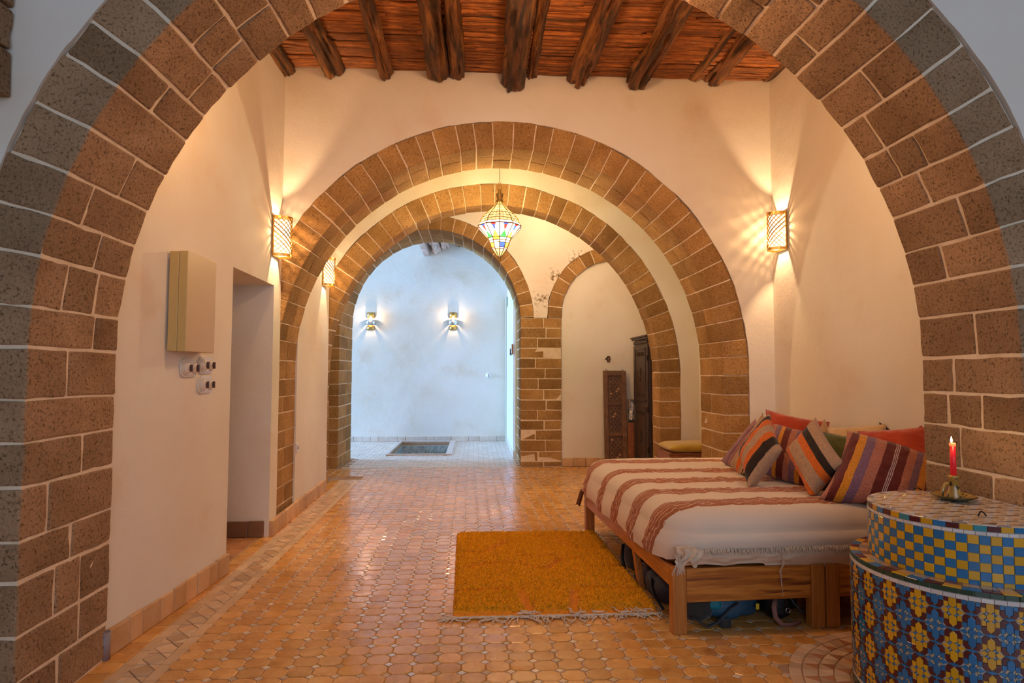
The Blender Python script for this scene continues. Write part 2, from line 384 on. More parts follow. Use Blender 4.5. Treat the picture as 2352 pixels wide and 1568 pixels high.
def notch(a, step=.028, wob=.010, s0=0., s1=None, extra=.004):
    s1 = alen(a) if s1 is None else s1; n = int((s1-s0)/step); pts = []
    for j in range(n+1):
        s = s0+(s1-s0)*j/n; w = wob*(mn.noise(Vector((s*3.1, a['Y1'], 0)))+.6*mn.noise(Vector((s*13., a['Y1'], 3))))
        if s < a['zc'] or s > alen(a)-a['zc']: w *= .5
        pts.append(path(a, s, a['T']+extra+w))
    return pts
A_, B_, C_, D_, E_ = [AR[k] for k in 'ABCDE']
HCEIL = 3.885
# walls that carry the arches
poly = [(-7, 0)]+notch(A_)+[(9, 0), (9, 5.2), (-7, 5.2)]
tag(mk('wall_front', prism(poly, 'y', A_['Y1']-.010, A_['Y2']+.006), M_plaster), kind='structure')
poly = [(-2.6, 0)]+notch(B_)+[(3.3, 0), (3.3, 4.3), (-2.6, 4.3)]
tag(mk('wall_middle', prism(poly, 'y', B_['Y1']-.008, B_['Y2']+.006), M_plaster), kind='structure')
poly = [(-2.6, 0)]+notch(C_)+[(3.3, 0), (3.3, 4.3), (-2.6, 4.3)]
tag(mk('wall_inner', prism(poly, 'y', C_['Y1']-.008, C_['Y2']+.004), M_plaster), kind='structure')
dn = notch(D_, s0=0, s1=alen(D_)-D_['zc']-.07); en = notch(E_, s0=E_['zc'], s1=alen(E_)-E_['zc'])
poly = [(-2.9, 0)]+dn+[(dn[-1][0]+.01, 2.06), (en[0][0]-.01, 2.06)]+en+[(en[-1][0], 0), (3.3, 0), (3.3, 4.3), (-2.9, 4.3)]
def stained():
    m = M_plaster.copy(); m.name = 'stained_plaster'; nt = m.node_tree; N = nt.nodes; L = nt.links; b = N['Principled BSDF']
    src = b.inputs['Base Color'].links[0].from_socket; ge = N.new('ShaderNodeNewGeometry'); total = None
    def M2(op, a, c):
        q = N.new('ShaderNodeMath'); q.operation = op; q.use_clamp = op == 'MULTIPLY'
        for i, v in enumerate((a, c)):
            if isinstance(v, (int, float)): q.inputs[i].default_value = v
            else: L.new(v, q.inputs[i])
        return q.outputs[0]
    for (x, z, rad) in ((1.45, 2.86, .34), (.93, 2.30, .26), (1.12, 2.62, .24)):
        d_ = N.new('ShaderNodeVectorMath'); d_.operation = 'DISTANCE'; L.new(ge.outputs['Position'], d_.inputs[0]); d_.inputs[1].default_value = (x, 8.444, z)
        r_ = N.new('ShaderNodeMapRange'); r_.inputs['From Min'].default_value = rad; r_.inputs['From Max'].default_value = rad*.2; L.new(d_.outputs['Value'], r_.inputs['Value'])
        total = r_.outputs[0] if total is None else M2('MAXIMUM', total, r_.outputs[0])
    n1 = N.new('ShaderNodeTexNoise'); n1.inputs['Scale'].default_value = 22; n1.inputs['Detail'].default_value = 5; n1.inputs['Roughness'].default_value = .7; L.new(ge.outputs['Position'], n1.inputs['Vector'])
    f = M2('MULTIPLY', M2('SUBTRACT', M2('ADD', n1.outputs['Fac'], M2('MULTIPLY', total, .17)), .64), 9.)
    f2 = M2('MULTIPLY', f, total); mx = N.new('ShaderNodeMix'); mx.data_type = 'RGBA'; L.new(f2, mx.inputs[0]); L.new(src, mx.inputs[6]); mx.inputs[7].default_value = (.20, .13, .06, 1)
    L.new(mx.outputs[2], b.inputs['Base Color']); return m
tag(mk('wall_far', prism(poly, 'y', D_['Y1']-.006, D_['Y2']+.006), stained()), kind='structure')
# the blind arch is filled in, a little behind the stones
tag(mk('wall_blind_arch', prism([(1.192, 0), (2.9, 0), (2.9, 3.1), (1.192, 3.1)], 'y', D_['Y1']+.030, D_['Y1']+.2), M_plaster), kind='structure')

build_arch(A_, 'huge stone arch nearest the viewer, framing the whole hall', .172, [[.40], [.66], [.34, .68], [.55], [.30], [.62], []], M_stone_front, amp=.005, mids=2, gap=.0055, bev=.008)
build_arch(B_, 'stone arch in the far wall of the hall, between the two woven wall lamps', .158, [[.48], [.56], [.40], [.52]], M_stone, amp=.004, mids=1, gap=.0045)
build_arch(C_, 'third stone arch, just beyond the hanging coloured glass lantern', .160, [[], [], [.55], []], M_stone, amp=.005, gap=.005)
LD = alen(D_)
build_arch(D_, 'narrow tall stone arch opening onto the blue-lit far room', .165, [[.5], [.62], [.36]], M_stone, s0=0, s1=LD-D_['zc']-.077, amp=.004, gap=.005)
build_arch(E_, 'low blind stone arch filled with white plaster behind the dark cupboard', .165, [[]], M_stone, s0=E_['zc']-.062, s1=alen(E_), amp=.004, gap=.005)
# the pillar between the narrow arch and the blind arch
pil = empty('stone_pillar', (.905, 8.87, 0), 'square stone pillar between the narrow arch and the blind arch', 'pillar')
z = 0.0; hs = [.075, .152, .165, .150, .145, .150, .150, .160, .160, .155, .150, .155, .150, .150, .150]
sc_ = 2.058/sum(hs)
for i, h in enumerate(hs):
    h *= sc_; sx = [.56, .43, .60, .36, .57, .41, .62][i % 7]
    xs = [.622, .622+(1.19-.622)*sx, 1.19]
    for k in (0, 1):
        for (ya, yb) in ((8.45, 8.86), (8.868, 9.307)):
            if k == 1 and ya > 8.5: continue
            mk('stone', box(xs[k]+(.004 if k else 0), xs[k+1]-(.004 if k == 0 else 0), ya+random.uniform(-.003, .004), yb, z+.004, z+h-.004, .008, amp=.004, freq=14., seed=i*3.3+k), M_stone, pil)
    z += h
mk('mortar', box(.6255, 1.1865, 8.4535, 9.303, 0, 2.055), M_mortar, pil)
# neighbouring stonework that shows in the top left corner, on the cross wall of the near court
nb = empty('stone_arch', (-1.9, 2.2, 0), 'dark stone edge of a neighbouring arch at the top left corner', 'arch')
for (za, zb) in ((2.32, 2.50), (2.505, 2.66), (2.668, 2.82)):
    mk('stone', box(-2.2, -1.755+random.uniform(-.01, .006), 2.17, 2.345, za, zb-.006, .01, mids=2, amp=.009, freq=12., seed=za*9), M_stone_front, nb)

# ------------------------------------------------------------------ side walls, with the doorway on the left
def leftx(y):
    return float(np.interp(y, [2.9, 3.20, 4.15, 5.02, 7.1], [-1.692, -1.643, -1.612, -1.627, -1.668]))
LW = [(2.950, 3.5, 0, HCEIL+.3), (3.5, 4.124, 0, HCEIL+.3), (4.124, 4.985, 1.995, HCEIL+.3), (4.985, 5.172, 0, HCEIL+.3)]
vs = []
for y0, y1, z0, z1 in LW:
    vs.append(box(-2.02, 0, y0, y1, z0, z1, fn=lambda p: (leftx(p[1]) if p[0] > -1 else p[0], p[1], p[2])))
tag(mk('wall_left', join(*vs), M_plaster), kind='structure')
tag(mk('wall_left', box(-2.02, 0, 5.713, 6.992, 0, HCEIL+.3, fn=lambda p: (leftx(p[1]) if p[0] > -1 else p[0], p[1], p[2])), M_plaster), kind='structure')
tag(mk('wall_right', box(2.60, 2.85, 2.932, 8.44, 0, HCEIL+.4), M_plaster), kind='structure')
tag(mk('wall_left', box(-2.9, -2.65, 7.31, 8.44, 0, HCEIL+.4), M_plaster), kind='structure')
# the dim side room behind the doorway
sr = join(box(-3.9, -2.02, 4.987, 5.17, 0, 2.9), box(-3.9, -2.02, 2.95, 3.1, 0, 2.9), box(-4.1, -3.9, 2.95, 5.17, 0, 2.9), box(-4.1, -2.02, 2.95, 5.17, 2.9, 3.0), box(-2.14, -2.02, 3.12, 4.1, 0, 2.9))
tag(mk('wall_side_room', sr, M_plaster), kind='structure')
# ceilings of the bays beyond (plain) and of the hall (sticks on logs, below)
tag(mk('ceiling', join(box(-2.6, 3.2, 5.72, 6.98, HCEIL+.05, HCEIL+.25), box(-2.9, 3.2, 7.31, 8.44, HCEIL+.05, HCEIL+.25)), M_plaster), kind='structure')
tag(mk('ceiling', box(-6.2, 2.2, 9.32, 11.62, 3.82, 4.0), M_plaster), kind='structure')
# far room
FY = 11.62
tag(mk('wall_back', box(-6.2, .75, FY, FY+.2, -.9, 4.0), M_plaster), kind='structure')
tag(mk('wall_far_right', box(.60, .8, 9.32, FY+.1, 0, 4.0), M_plaster), kind='structure')
# door frame and door leaf folded back on the right of the far room
dr = empty('door_1', (.58, 11.4, 0), kind='structure')
M_frame = mat('pale_green_paint', (.52, .54, .44), None, rough=.5, rand=False)
mk('door_frame', box(.555, .60, 11.40, 11.56, .0, 2.72, .005), M_frame, dr)
mk('door_leaf', box(.572, .598, 9.40, 11.38, .10, 2.50, .006), M_plastic, dr)

# ------------------------------------------------------------------ floor
BX0, BX1, BY0, BY1 = -1.36, -.47, 9.72, 11.52       # the sunken basin
parts = [box(-7, 9, -1.5, 9.32, -.06, -.004), box(-6.2, BX0, 9.32, FY, -.06, -.004), box(BX1, .8, 9.32, FY, -.06, -.004),
         box(BX0, BX1, 9.32, BY0, -.06, -.004), box(BX0, BX1, BY1, FY, -.06, -.004)]
floor = mk('floor', join(*parts), M_grout, origin=(0, 0, 0)); floor['kind'] = 'structure'
PXT, PYT = .1075, .0935
CUT = .0255
def octo(cx, cy, seed=0):
    ax, ay = PXT/2-.0012, PYT/2-.0012; c = CUT-.0005; j = lambda: random.uniform(-.0016, .0016)
    base = [(ax-c, ay), (ax, ay-c*.85), (ax, -ay+c*.85), (ax-c, -ay), (-ax+c, -ay), (-ax, -ay+c*.85), (-ax, ay-c*.85), (-ax+c, ay)]
    base = [(x+j(), y+j()) for x, y in base]
    tx, ty, dz = random.gauss(0, .006), random.gauss(0, .006), random.uniform(-.0012, .0012)
    V = []
    for s, z in ((1., -.006), (1., -.0022), (.93, .0)):
        for x, y in base: V.append((cx+x*s, cy+y*s, z+dz+x*tx+y*ty))
    Fc = [[k*8+i, k*8+(i+1) % 8, k*8+8+(i+1) % 8, k*8+8+i][::-1] for k in (0, 1) for i in range(8)]+[[16+i for i in range(8)][::-1]]
    return V, Fc
def diam(cx, cy, rx=.0225, ry=.019):
    tx, ty, dz = random.gauss(0, .0035), random.gauss(0, .0035), random.uniform(-.0012, .0006); j = lambda: random.uniform(-.001, .001)
    b = [(rx+j(), j()), (j(), ry+j()), (-rx+j(), j()), (j(), -ry+j())]; V = []
    for s, z in ((1., -.006), (.97, -.001), (.86, .0)):
        for x, y in b: V.append((cx+x*s, cy+y*s, z+dz+x*tx+y*ty))
    return V, [[k*4+i, k*4+4+i, k*4+4+(i+1) % 4, k*4+(i+1) % 4] for k in (0, 1) for i in range(4)]+[[8, 9, 10, 11]]
def stripex(y): return float(np.interp(y, [2.3, 2.95, 7.52], [-1.334, -1.341, -1.393]))
PC = np.array([1.968, 2.385])       # axis of the tiled drum
tiles = []; cabs = []
gx0 = stripex(3)+PXT/2+.002
def seen(x, y):     # within the picture, roughly
    return -0.86 < (x-.06*y)/max(y, .1) < .93
for r in range(0, 75):
    for c in range(0, 40):
        sk = -.0105*(r*PYT)       # rows run slightly askew of the wall, like the border
        x = gx0+c*PXT+sk+random.uniform(-.001, .001); y = 2.02+r*PYT
        if y > 8.40 or x > 2.58: continue
        if y < 2.95 and x > 2.2: continue
        if 5.15 < y < 5.73 and x > 2.13: continue
        if np.hypot(x-PC[0], y-PC[1]) < .66: continue
        tiles.append((x, y)); cabs.append((x+PXT/2, y+PYT/2))
def order(L): return sorted(L, key=lambda p: (0 if (seen(*p) and p[1] > 2.52) else 1, p[1]+.15*abs(p[0])))
def hidden(p):   # under the bed, the rug or behind the piers
    x, y = p
    return (x > .93 and y > 3.05 and y < 5.0) or (-.1 < x < .95 and 3.35 < y < 4.85) or np.hypot(x-PC[0], y-PC[1]) < .5 or x > 1.75
for r in range(62, 75):
    for c in range(1, 12):
        y = 2.02+r*PYT
        if 7.58 < y < 8.40: tiles.append((gx0-c*PXT-.0105*(r*PYT), y)); cabs.append((gx0-c*PXT-.0105*(r*PYT)+PXT/2, y+PYT/2))
tiles = sorted(tiles, key=lambda p: (hidden(p), not (seen(*p) and p[1] > 2.5), p[1]+.1*abs(p[0])))
for i, p in enumerate(tiles[:300]): mk('octagonal_tile', octo(*p), M_tile, floor)
mk('octagonal_tiles', join(*[octo(*p) for p in tiles[300:]]), M_tile, floor, kind='stuff')
cabs = sorted([c for c in cabs if np.hypot(c[0]-PC[0], c[1]-PC[1]) > .66], key=lambda p: (hidden(p), not (seen(*p) and p[1] > 2.5), p[1]+.1*abs(p[0])))
for i, p in enumerate(cabs[:300]): mk('cabochon_tile', diam(*p), M_cab, floor)
mk('cabochon_tiles', join(*[diam(*p) for p in cabs[300:]]), M_cab, floor, kind='stuff')
# border along the left wall: pale strip, rhombs, pale strip, squares up to the skirting
def plate(pts, h=.0, bev=.0015):
    pts = np.array(pts, float); c = pts.mean(0); n = len(pts); V = []
    tx, ty = random.gauss(0, .004), random.gauss(0, .004); dz = random.uniform(-.001, .0006)
    for s, z in ((1., -.006), (1., -.0016), (.95, 0)):
        for p in pts:
            q = c+(p-c)*s; V.append((q[0], q[1], z+dz+h+(q[0]-c[0])*tx+(q[1]-c[1])*ty))
    Fc = [[k*n+i, k*n+(i+1) % n, k*n+n+(i+1) % n, k*n+n+i] for k in (0, 1) for i in range(n)]+[[2*n+i for i in range(n)]]
    return V, Fc
bandl, rhl, sql = [], [], []
y = 2.0; L_ = .145
while y < 7.45:
    for off in (.002, .165):
        x1 = stripex(y)-off; bandl.append(plate([(x1, y+.001), (x1, y+L_-.001), (x1-.052, y+L_-.001), (x1-.052, y+.001)][::-1]))
    y += L_
y = 2.0; h = .0545
while y < 7.4:
    xm = stripex(y)-.1095; w = .0535
    rhl.append(plate([(xm+w, y+h), (xm, y+h*1.9), (xm-w, y+h), (xm, y+h*.1)]))
    for sg in (1, -1):
        rhl.append(plate([(xm+sg*w, y+.003), (xm+sg*w, y+h*.9), (xm+sg*.004, y+.003)][::-1 if sg > 0 else 1]))
        rhl.append(plate([(xm+sg*w, y+h*1.1), (xm+sg*w, y+2*h-.003), (xm+sg*.004, y+2*h-.003)][::-1 if sg > 0 else 1]))
    y += 2*h
y = 2.0
while y < 7.4:
    x1 = stripex(y)-.220; lx = (leftx(y+.05) if y > 2.9 else -1.66)-.06
    sql.append(plate([(x1, y+.001), (x1, y+.098), (lx, y+.098), (lx, y+.001)][::-1])); y += .1
y = 2.0
tri = [p for p in rhl]
for nm, L2, m_ in (('border_strip_tile', bandl, M_band), ('rhomb_tile', rhl, M_rhomb), ('border_tile', sql, M_tile)):
    L2 = L2[4:] if len(L2) > 40 else L2
    for q in L2[:170]: mk(nm, q, m_, floor)
    if len(L2) > 170: mk(nm+'s', join(*L2[170:]), m_, floor, kind='stuff')
# end of the border, turning to the pier
for i in range(4): mk('border_strip_tile', plate([(-1.36-i*.07, 7.42), (-1.36-i*.07, 7.54), (-1.427-i*.07, 7.54), (-1.427-i*.07, 7.42)]), M_band, floor)
# doorway threshold: dark little bricks in a running bond
M_thr = mat('dark_terracotta', (.36, .15, .06), (.46, .22, .10), 5., .45, val=.2, island=True)
tl = []
for r in range(18):
    for c in range(22):
        y = 3.6+r*.088+(c % 2)*.044; x = -1.70-c*.103
        if y > 4.95: continue
        tl.append(plate([(x, y), (x, y+.086), (x-.101, y+.086), (x-.101, y)]))
for q in tl[:60]: mk('threshold_brick', q, M_thr, floor)
mk('threshold_bricks', join(*tl[60:]), M_thr, floor, kind='stuff')
# mosaic ring of little triangles around the drum
ring = []
for (r0, r1, n_, k_) in ((.415, .475, 44, 0), (.48, .535, 52, 1), (.54, .60, 58, 0), (.605, .655, 64, 2)):
    for i in range(n_):
        a0, a1 = 2*PI*(i+.02)/n_, 2*PI*(i+.98)/n_; am = (a0+a1)/2
        def pp(r, a): return (PC[0]+r*math.cos(a), PC[1]+r*math.sin(a))
        if PC[0]+r1*math.cos(am) > 2.2: continue
        if k_ == 2: ring.append((plate([pp(r0, a0), pp(r1, a0), pp(r1, a1), pp(r0, a1)][::-1]), 0))
        else:
            ring.append((plate([pp(r0, a0), pp(r1, am), pp(r0, a1)][::-1]), (i+k_) % 2))
            ring.append((plate([pp(r1, am+.002), pp(r1, a1+PI/n_-.002), pp(r0, a1+.002)][::-1]), 0))
for q, m_ in ring: mk('mosaic_tile', q, M_thr if m_ else M_rhomb, floor)
# the far room and the strips between the arches: small pale bricks, laid in courses
fb = []
for r in range(30):
    for c in range(30):
        y = 8.45+r*.106; x = -2.9+c*.155+(r % 2)*.0775
        if y > FY-.05 or x > .55 or (y < 9.31 and x < -1.85): continue
        x0_, x1_, y0_, y1_ = x, x+.150, y, y+.101
        if x1_ > BX0-.03 and x0_ < BX1+.03 and y1_ > BY0-.03:      # trimmed against the basin's rim
            if x0_ < BX0-.03: x1_ = BX0-.03
            elif x1_ > BX1+.03: x0_ = BX1+.03
            elif y0_ < BY0-.03: y1_ = BY0-.03
            else: continue
        fb.append(plate([(x0_, y0_), (x1_, y0_), (x1_, y1_), (x0_, y1_)]))
mk('pale_bricks', join(*fb), M_far, floor, kind='stuff')
# near court, mostly out of the picture
mk('court_paving', box(-7, 9, -1.5, 2.0, -.004, -.001), M_tile, floor)
# basin
bs = empty('stone_basin', ((BX0+BX1)/2, (BY0+BY1)/2, 0), 'sunken square basin with a pale rim in the far room floor', 'basin')
d = .75
V = [(BX0, BY0, 0), (BX1, BY0, 0), (BX1, BY1, 0), (BX0, BY1, 0), (BX0+.06, BY0+.06, -d), (BX1-.06, BY0+.06, -d), (BX1-.06, BY1-.10, -d), (BX0+.06, BY1-.10, -d)]
V = [(x, y, z-.065 if z == 0 else z) for x, y, z in V]
mk('basin_bowl', (V, [[0, 4, 5, 1], [1, 5, 6, 2], [2, 6, 7, 3], [3, 7, 4, 0], [4, 7, 6, 5]]), M_basin, bs)
RW = .10
for (x0, x1, y0, y1) in ((BX0-.04, BX1+RW, BY0-.05, BY0), (BX0-.04, BX0, BY0, BY1), (BX1, BX1+RW, BY0, BY1), (BX0-.04, BX1+RW, BY1, BY1+.04)):
    mk('rim_stone', box(x0+.001, x1-.001, y0+.001, y1-.001, -.07, .022, .005), M_basinrim, bs)

# ------------------------------------------------------------------ skirting of upright tiles
def skirting(name, x0y0, x1y1, h, th, w, nrm, material=M_skirt):
    p0, p1 = np.array(x0y0, float), np.array(x1y1, float); L = np.linalg.norm(p1-p0); n = max(1, round(L/w)); d_ = (p1-p0)/L; nv = np.array(nrm, float)
    root = empty(name, (*((p0+p1)/2), 0), kind='structure')
    js = [0]+[L*(i+random.uniform(-.2, .2))/n for i in range(1, n)]+[L]
    for i in range(n):
        a, b = p0+d_*(js[i]+.002), p0+d_*(js[i+1]-.002); t = th+random.uniform(-.002, .002); hh = h+random.uniform(-.003, .003)
        c = [[[(*a, .0), (*a, hh)], [(*(a+nv*t), .0), (*(a+nv*t), hh)]], [[(*b, .0), (*b, hh)], [(*(b+nv*t), .0), (*(b+nv*t), hh)]]]
        mk('skirting_tile', hexa(c, .005), material, root)
    return root
skirting('baseboard_left', (leftx(2.94)-.002, 2.94), (leftx(4.12)-.002, 4.12), .122, .030, .13, (1, 0))
skirting('baseboard_left', (leftx(4.99)-.002, 4.99), (leftx(6.88)-.005, 6.88), .122, .032, .135, (1, 0))
skirting('baseboard_doorway', (-3.0, 4.984), (-1.66, 4.984), .125, .016, .14, (0, -1), mat('dark_skirting', (.16, .075, .035), (.22, .11, .05), 6., .6, val=.25))
skirting('baseboard_back', (-6., FY), (.56, FY), .095, .02, .17, (0, -1), M_far)
skirting('baseboard_blind', (1.20, D_['Y1']+.03), (2.55, D_['Y1']+.03), .115, .028, .16, (0, -1))
skirting('baseboard_far_right', (.598, 9.33), (.598, 11.38), .10, .03, .17, (-1, 0), M_far)
pp_ = empty('plastic_pipe', (*PZ(233, 1520, 0)[:2], 0), 'short grey plastic pipe stub at the foot of the near arch', 'pipe')
c = PZ(233, 1520, 0); mk('pipe_stub', lathe([(.0, 0), (.020, 0), (.020, .125), (.016, .125), (.016, .02), (0, .02)], (c[0]+.004, c[1]+.02, 0), 14), M_greypipe, pp_, True)

# ------------------------------------------------------------------ hall ceiling: sticks laid across logs
ceil = mk('ceiling', box(-2.0, 2.9, 2.93, 5.17, HCEIL+.06, HCEIL+.2), M_plaster); ceil['kind'] = 'structure'
def stick(y, z, x0, x1, r, seed):
    n = 34; pts = []; rr = []
    for i in range(n):
        x = x0+(x1-x0)*i/(n-1)
        pts.append((x, y+.020*mn.noise(Vector((x*1.9, seed, 0)))+.009*mn.noise(Vector((x*7., seed, 5))), z+.010*mn.noise(Vector((x*2.1, seed, 9)))))
        rr.append(r*(1+.30*mn.noise(Vector((x*5., seed, 4)))))
    return tube(pts, rr, 6)
sts = []; y = 2.95
while y < 5.16:
    xa = -2.0
    while xa < 2.85:
        xb = min(2.85, xa+random.uniform(1.1, 2.4)); r = random.uniform(.008, .019)
        sts.append(stick(y+random.uniform(-.006, .006), HCEIL+.012+random.uniform(-.010, .012), xa-.03, xb, r, random.random()*90)); xa = xb
    y += random.uniform(.014, .024)
for q in sts[:0]: pass
mk('ceiling_sticks', join(*sts), M_stick, ceil, True, kind='stuff')
def log(x, zb, w, y0, y1, seed, m, dx=0., label=None, fork=0., name='ceiling_beam', tall=1.):
    r = w/2; n, k = 90, 40; V = []
    for i in range(n):
        t = i/(n-1); y = y0+(y1-y0)*t
        ox = dx*t+.025*mn.noise(Vector((y*1.1, seed, 0))); oz = .015*mn.noise(Vector((y*1.4, seed, 7)))
        for j in range(k):
            a = 2*PI*j/k; q = Vector((math.cos(a)*1.5, math.sin(a)*1.5, y*1.1+seed*3))
            d_ = 1+.26*mn.noise(q)+.17*mn.noise(Vector((math.cos(a)*4, math.sin(a)*4, y*.9+seed)))+.05*mn.noise(Vector((math.cos(a)*7, math.sin(a)*7, y*7+seed)))
            g = mn.noise(Vector((a*1.6, y*1.3+seed*2, seed)))
            if g > .12: d_ -= 1.25*(g-.12)
            kn = mn.noise(Vector((a*2.5+seed, y*4., 3.3)))
            if kn > .34: d_ -= 1.2*(kn-.34)
            e = .92 if i == n-1 else 1.
            V.append((x+ox+r*d_*e*math.cos(a), y, zb+r*tall+oz+r*tall*d_*e*math.sin(a)))
    Fc = [[i*k+j, i*k+(j+1) % k, (i+1)*k+(j+1) % k, (i+1)*k+j] for i in range(n-1) for j in range(k)]+[list(range(k))[::-1], [(n-1)*k+j for j in range(k)]]
    o = mk(name, (V, Fc), m, None, True); return tag(o, label, 'beam', 'rough logs under the hall ceiling')
BE = [(657, 182, 38, 'leftmost ceiling log, short and dark, in the left corner'), (764, 186, 56, 'second ceiling log from the left, thick and two-toned'),
      (886, 191, 36, 'third ceiling log from the left, thin and straight'), (1007, 197, 50, 'bright orange ceiling log, left of a paired couple'),
      (1051, 190, 34, 'thin grooved ceiling log pressed against the right of the bright orange one'), (1180, 217, 52, 'dark hollow ceiling log above the lantern'),
      (1218, 187, 24, 'slender ceiling log beside the dark hollow one'), (1331, 209, 50, 'pale orange ceiling log with long splits, right of centre'),
      (1463, 211, 56, 'thick ceiling log with a groove, leaning to the right'), (1594, 190, 44, 'left log of the crossing pair near the right end'),
      (1636, 205, 48, 'right log of the crossing pair near the right end'), (1764, 192, 54, 'rightmost ceiling log, in the right corner')]
for i, (px, py, w, lb) in enumerate(BE):
    e = PY(px, py, 5.16); W_ = w*5.2/1400
    log(e[0], e[2]+.012, W_, 2.95, 5.165, i*7.7+1, M_log, 0, lb, tall=max(1., (HCEIL-e[2])/W_*.95))

# far-room beams: a limewashed box beam, two knotted logs, a dark one
def fbeam(px, py, w, y0, seed, m, lb, square=False, h=None):
    e = PY(px, py, FY-.02); W_ = w*11.6/1400
    if square:
        o = mk('ceiling_beam', box(e[0]-W_/2, e[0]+W_/2, y0, FY-.003, e[2], 3.82, .008), m)
        return tag(o, lb, 'beam', 'beams in the far room')
    o = log(e[0], e[2], W_, y0, FY-.003, seed, m, 0, lb); o['group'] = 'beams in the far room'; return o
fbeam(980, 588, 13, 9.4, 0, M_lognear, 'limewashed square beam in the far room ceiling', True)
fbeam(1001, 583, 22, 9.4, 3, M_lognear, 'knotted limewashed log beside the square beam in the far room')
fbeam(1024, 576, 20, 9.4, 5, M_lognear, 'right one of the two limewashed logs in the far room')
fbeam(1056, 566, 20, 9.4, 8, M_log, 'dark bare log at the right of the far room ceiling')

# ------------------------------------------------------------------ wall lamps
def sconce(side, y, z0, h, xw, hw, dep, label, power, name='wall_lamp'):
    """woven brass half-drum on a side wall; side=+1: wall on the left, bulging to +x"""
    root = empty(name, (xw, y, z0), label, 'lamp', 'woven brass wall lamps')
    def pt(a, z, k=1.): return (xw+side*(.004+dep*k*math.sin(a)), y-hw*k*math.cos(a), z)
    mk('back_plate', box(min(xw, xw+side*.006), max(xw, xw+side*.006), y-hw*1.02, y+hw*1.02, z0, z0+h, .002), M_brass, root)
    for nm, za, zb in (('bottom_band', z0, z0+.022), ('top_band', z0+h-.022, z0+h)):
        V = []; n = 20
        for i in range(n+1):
            a = PI*i/n
            for (k, z) in ((1.0, za), (1.05, za), (1.05, zb), (1.0, zb)): V.append(pt(a, z, k))
        Fc = [[i*4+q, i*4+(q+1) % 4, i*4+4+(q+1) % 4, i*4+4+q] for i in range(n) for q in range(4)]
        mk(nm, (V, Fc), M_brass, root)
    for s in (0.0, PI):
        p = pt(s, 0); mk('side_rail', box(min(p[0], p[0]+side*.012), max(p[0], p[0]+side*.012), p[1]-.005, p[1]+.005, z0, z0+h, .002), M_brass, root)
    strips = []; nd = 9; nh = max(6, round(h/.034)); hh = h-.036; z1 = z0+.018
    wv = .0044
    for sg in (1, -1):
        for k in range(-nh, nd+nh):
            V = []; n = 26
            for i in range(n+1):
                t = i/n; z = z1+hh*t; u = (k+sg*t*nh*.75+(0 if sg > 0 else .0))/nd
                if 0 <= u <= 1:
                    a = PI*u; V.append((a, z))
            if len(V) < 2: continue
            P = [pt(a, z, 1.015) for a, z in V]; strips.append(tube(P, wv, 4, flat=.45))
    mk('lattice', join(*strips), M_brass, root, kind='stuff')
    V = []; n = 18
    for i in range(n+1):
        a = PI*i/n; V += [pt(a, z0+.015, .90), pt(a, z0+h-.03, .90)]
    mk('diffuser', (V, [[i*2, i*2+2, i*2+3, i*2+1] for i in range(n)]), M_glow, root, True)
    point('bulb_light', (xw+side*dep*.42, y, z0+h*.52), power, WARM, .012)
    return root
sconce(1, 4.985, 2.225, .325, leftx(4.98)+.001, .075, .125, 'woven brass wall lamp on the left wall beside the door opening', 36)
sconce(-1, 4.985, 2.335, .325, 2.599, .075, .125, 'woven brass wall lamp in the right corner above the striped cushions', 36)
sconce(1, 6.72, 2.235, .310, leftx(6.7)+.001, .075, .11, 'smaller looking woven brass lamp on the left wall behind the second arch', 28)

def farlamp(px, label):
    c = PY(px, 738, FY); z = c[2]
    root = empty('wall_lamp', (c[0], FY, z), label, 'lamp', 'banded brass lamps in the far room')
    def band(nm, r, z0, z1, m=M_brass):
        V = []; n = 18
        for i in range(n+1):
            a = PI*i/n
            for (k, zz) in ((1., z0), (.94, z0), (.94, z1), (1., z1)): V.append((c[0]-r*k*math.cos(a), FY-.002-r*k*math.sin(a), zz))
        Fc = [[i*4+q, i*4+(q+1) % 4, i*4+4+(q+1) % 4, i*4+4+q] for i in range(n) for q in range(4)]
        mk(nm, (V, Fc), m, root, True)
    band('lower_band', .075, z-.165, z-.085); band('middle_band', .095, z-.075, z+.03, M_chrome); band('upper_band', .075, z+.06, z+.165)
    mk('back_plate', box(c[0]-.05, c[0]+.05, FY-.006, FY-.001, z-.165, z+.165), M_brass, root)
    mk('bulb', lathe([(0, -.05), (.018, -.035), (.024, -.01), (.018, .02), (0, .03)], (c[0], FY-.045, z+.05), 10), mat('lit_bulb', (1, .9, .7), None, emit=((1, .82, .55), 30.)), root, True)
    point('bulb_light', (c[0], FY-.105, z+.045), 4.5, (1., .66, .36), .012)
    point('bulb_light', (c[0], FY-.045, z+.0), 6.5, (1., .66, .36), .010)
farlamp(852, 'left one of the two banded brass lamps on the blue-lit far wall')
farlamp(1041, 'right one of the two banded brass lamps on the blue-lit far wall')

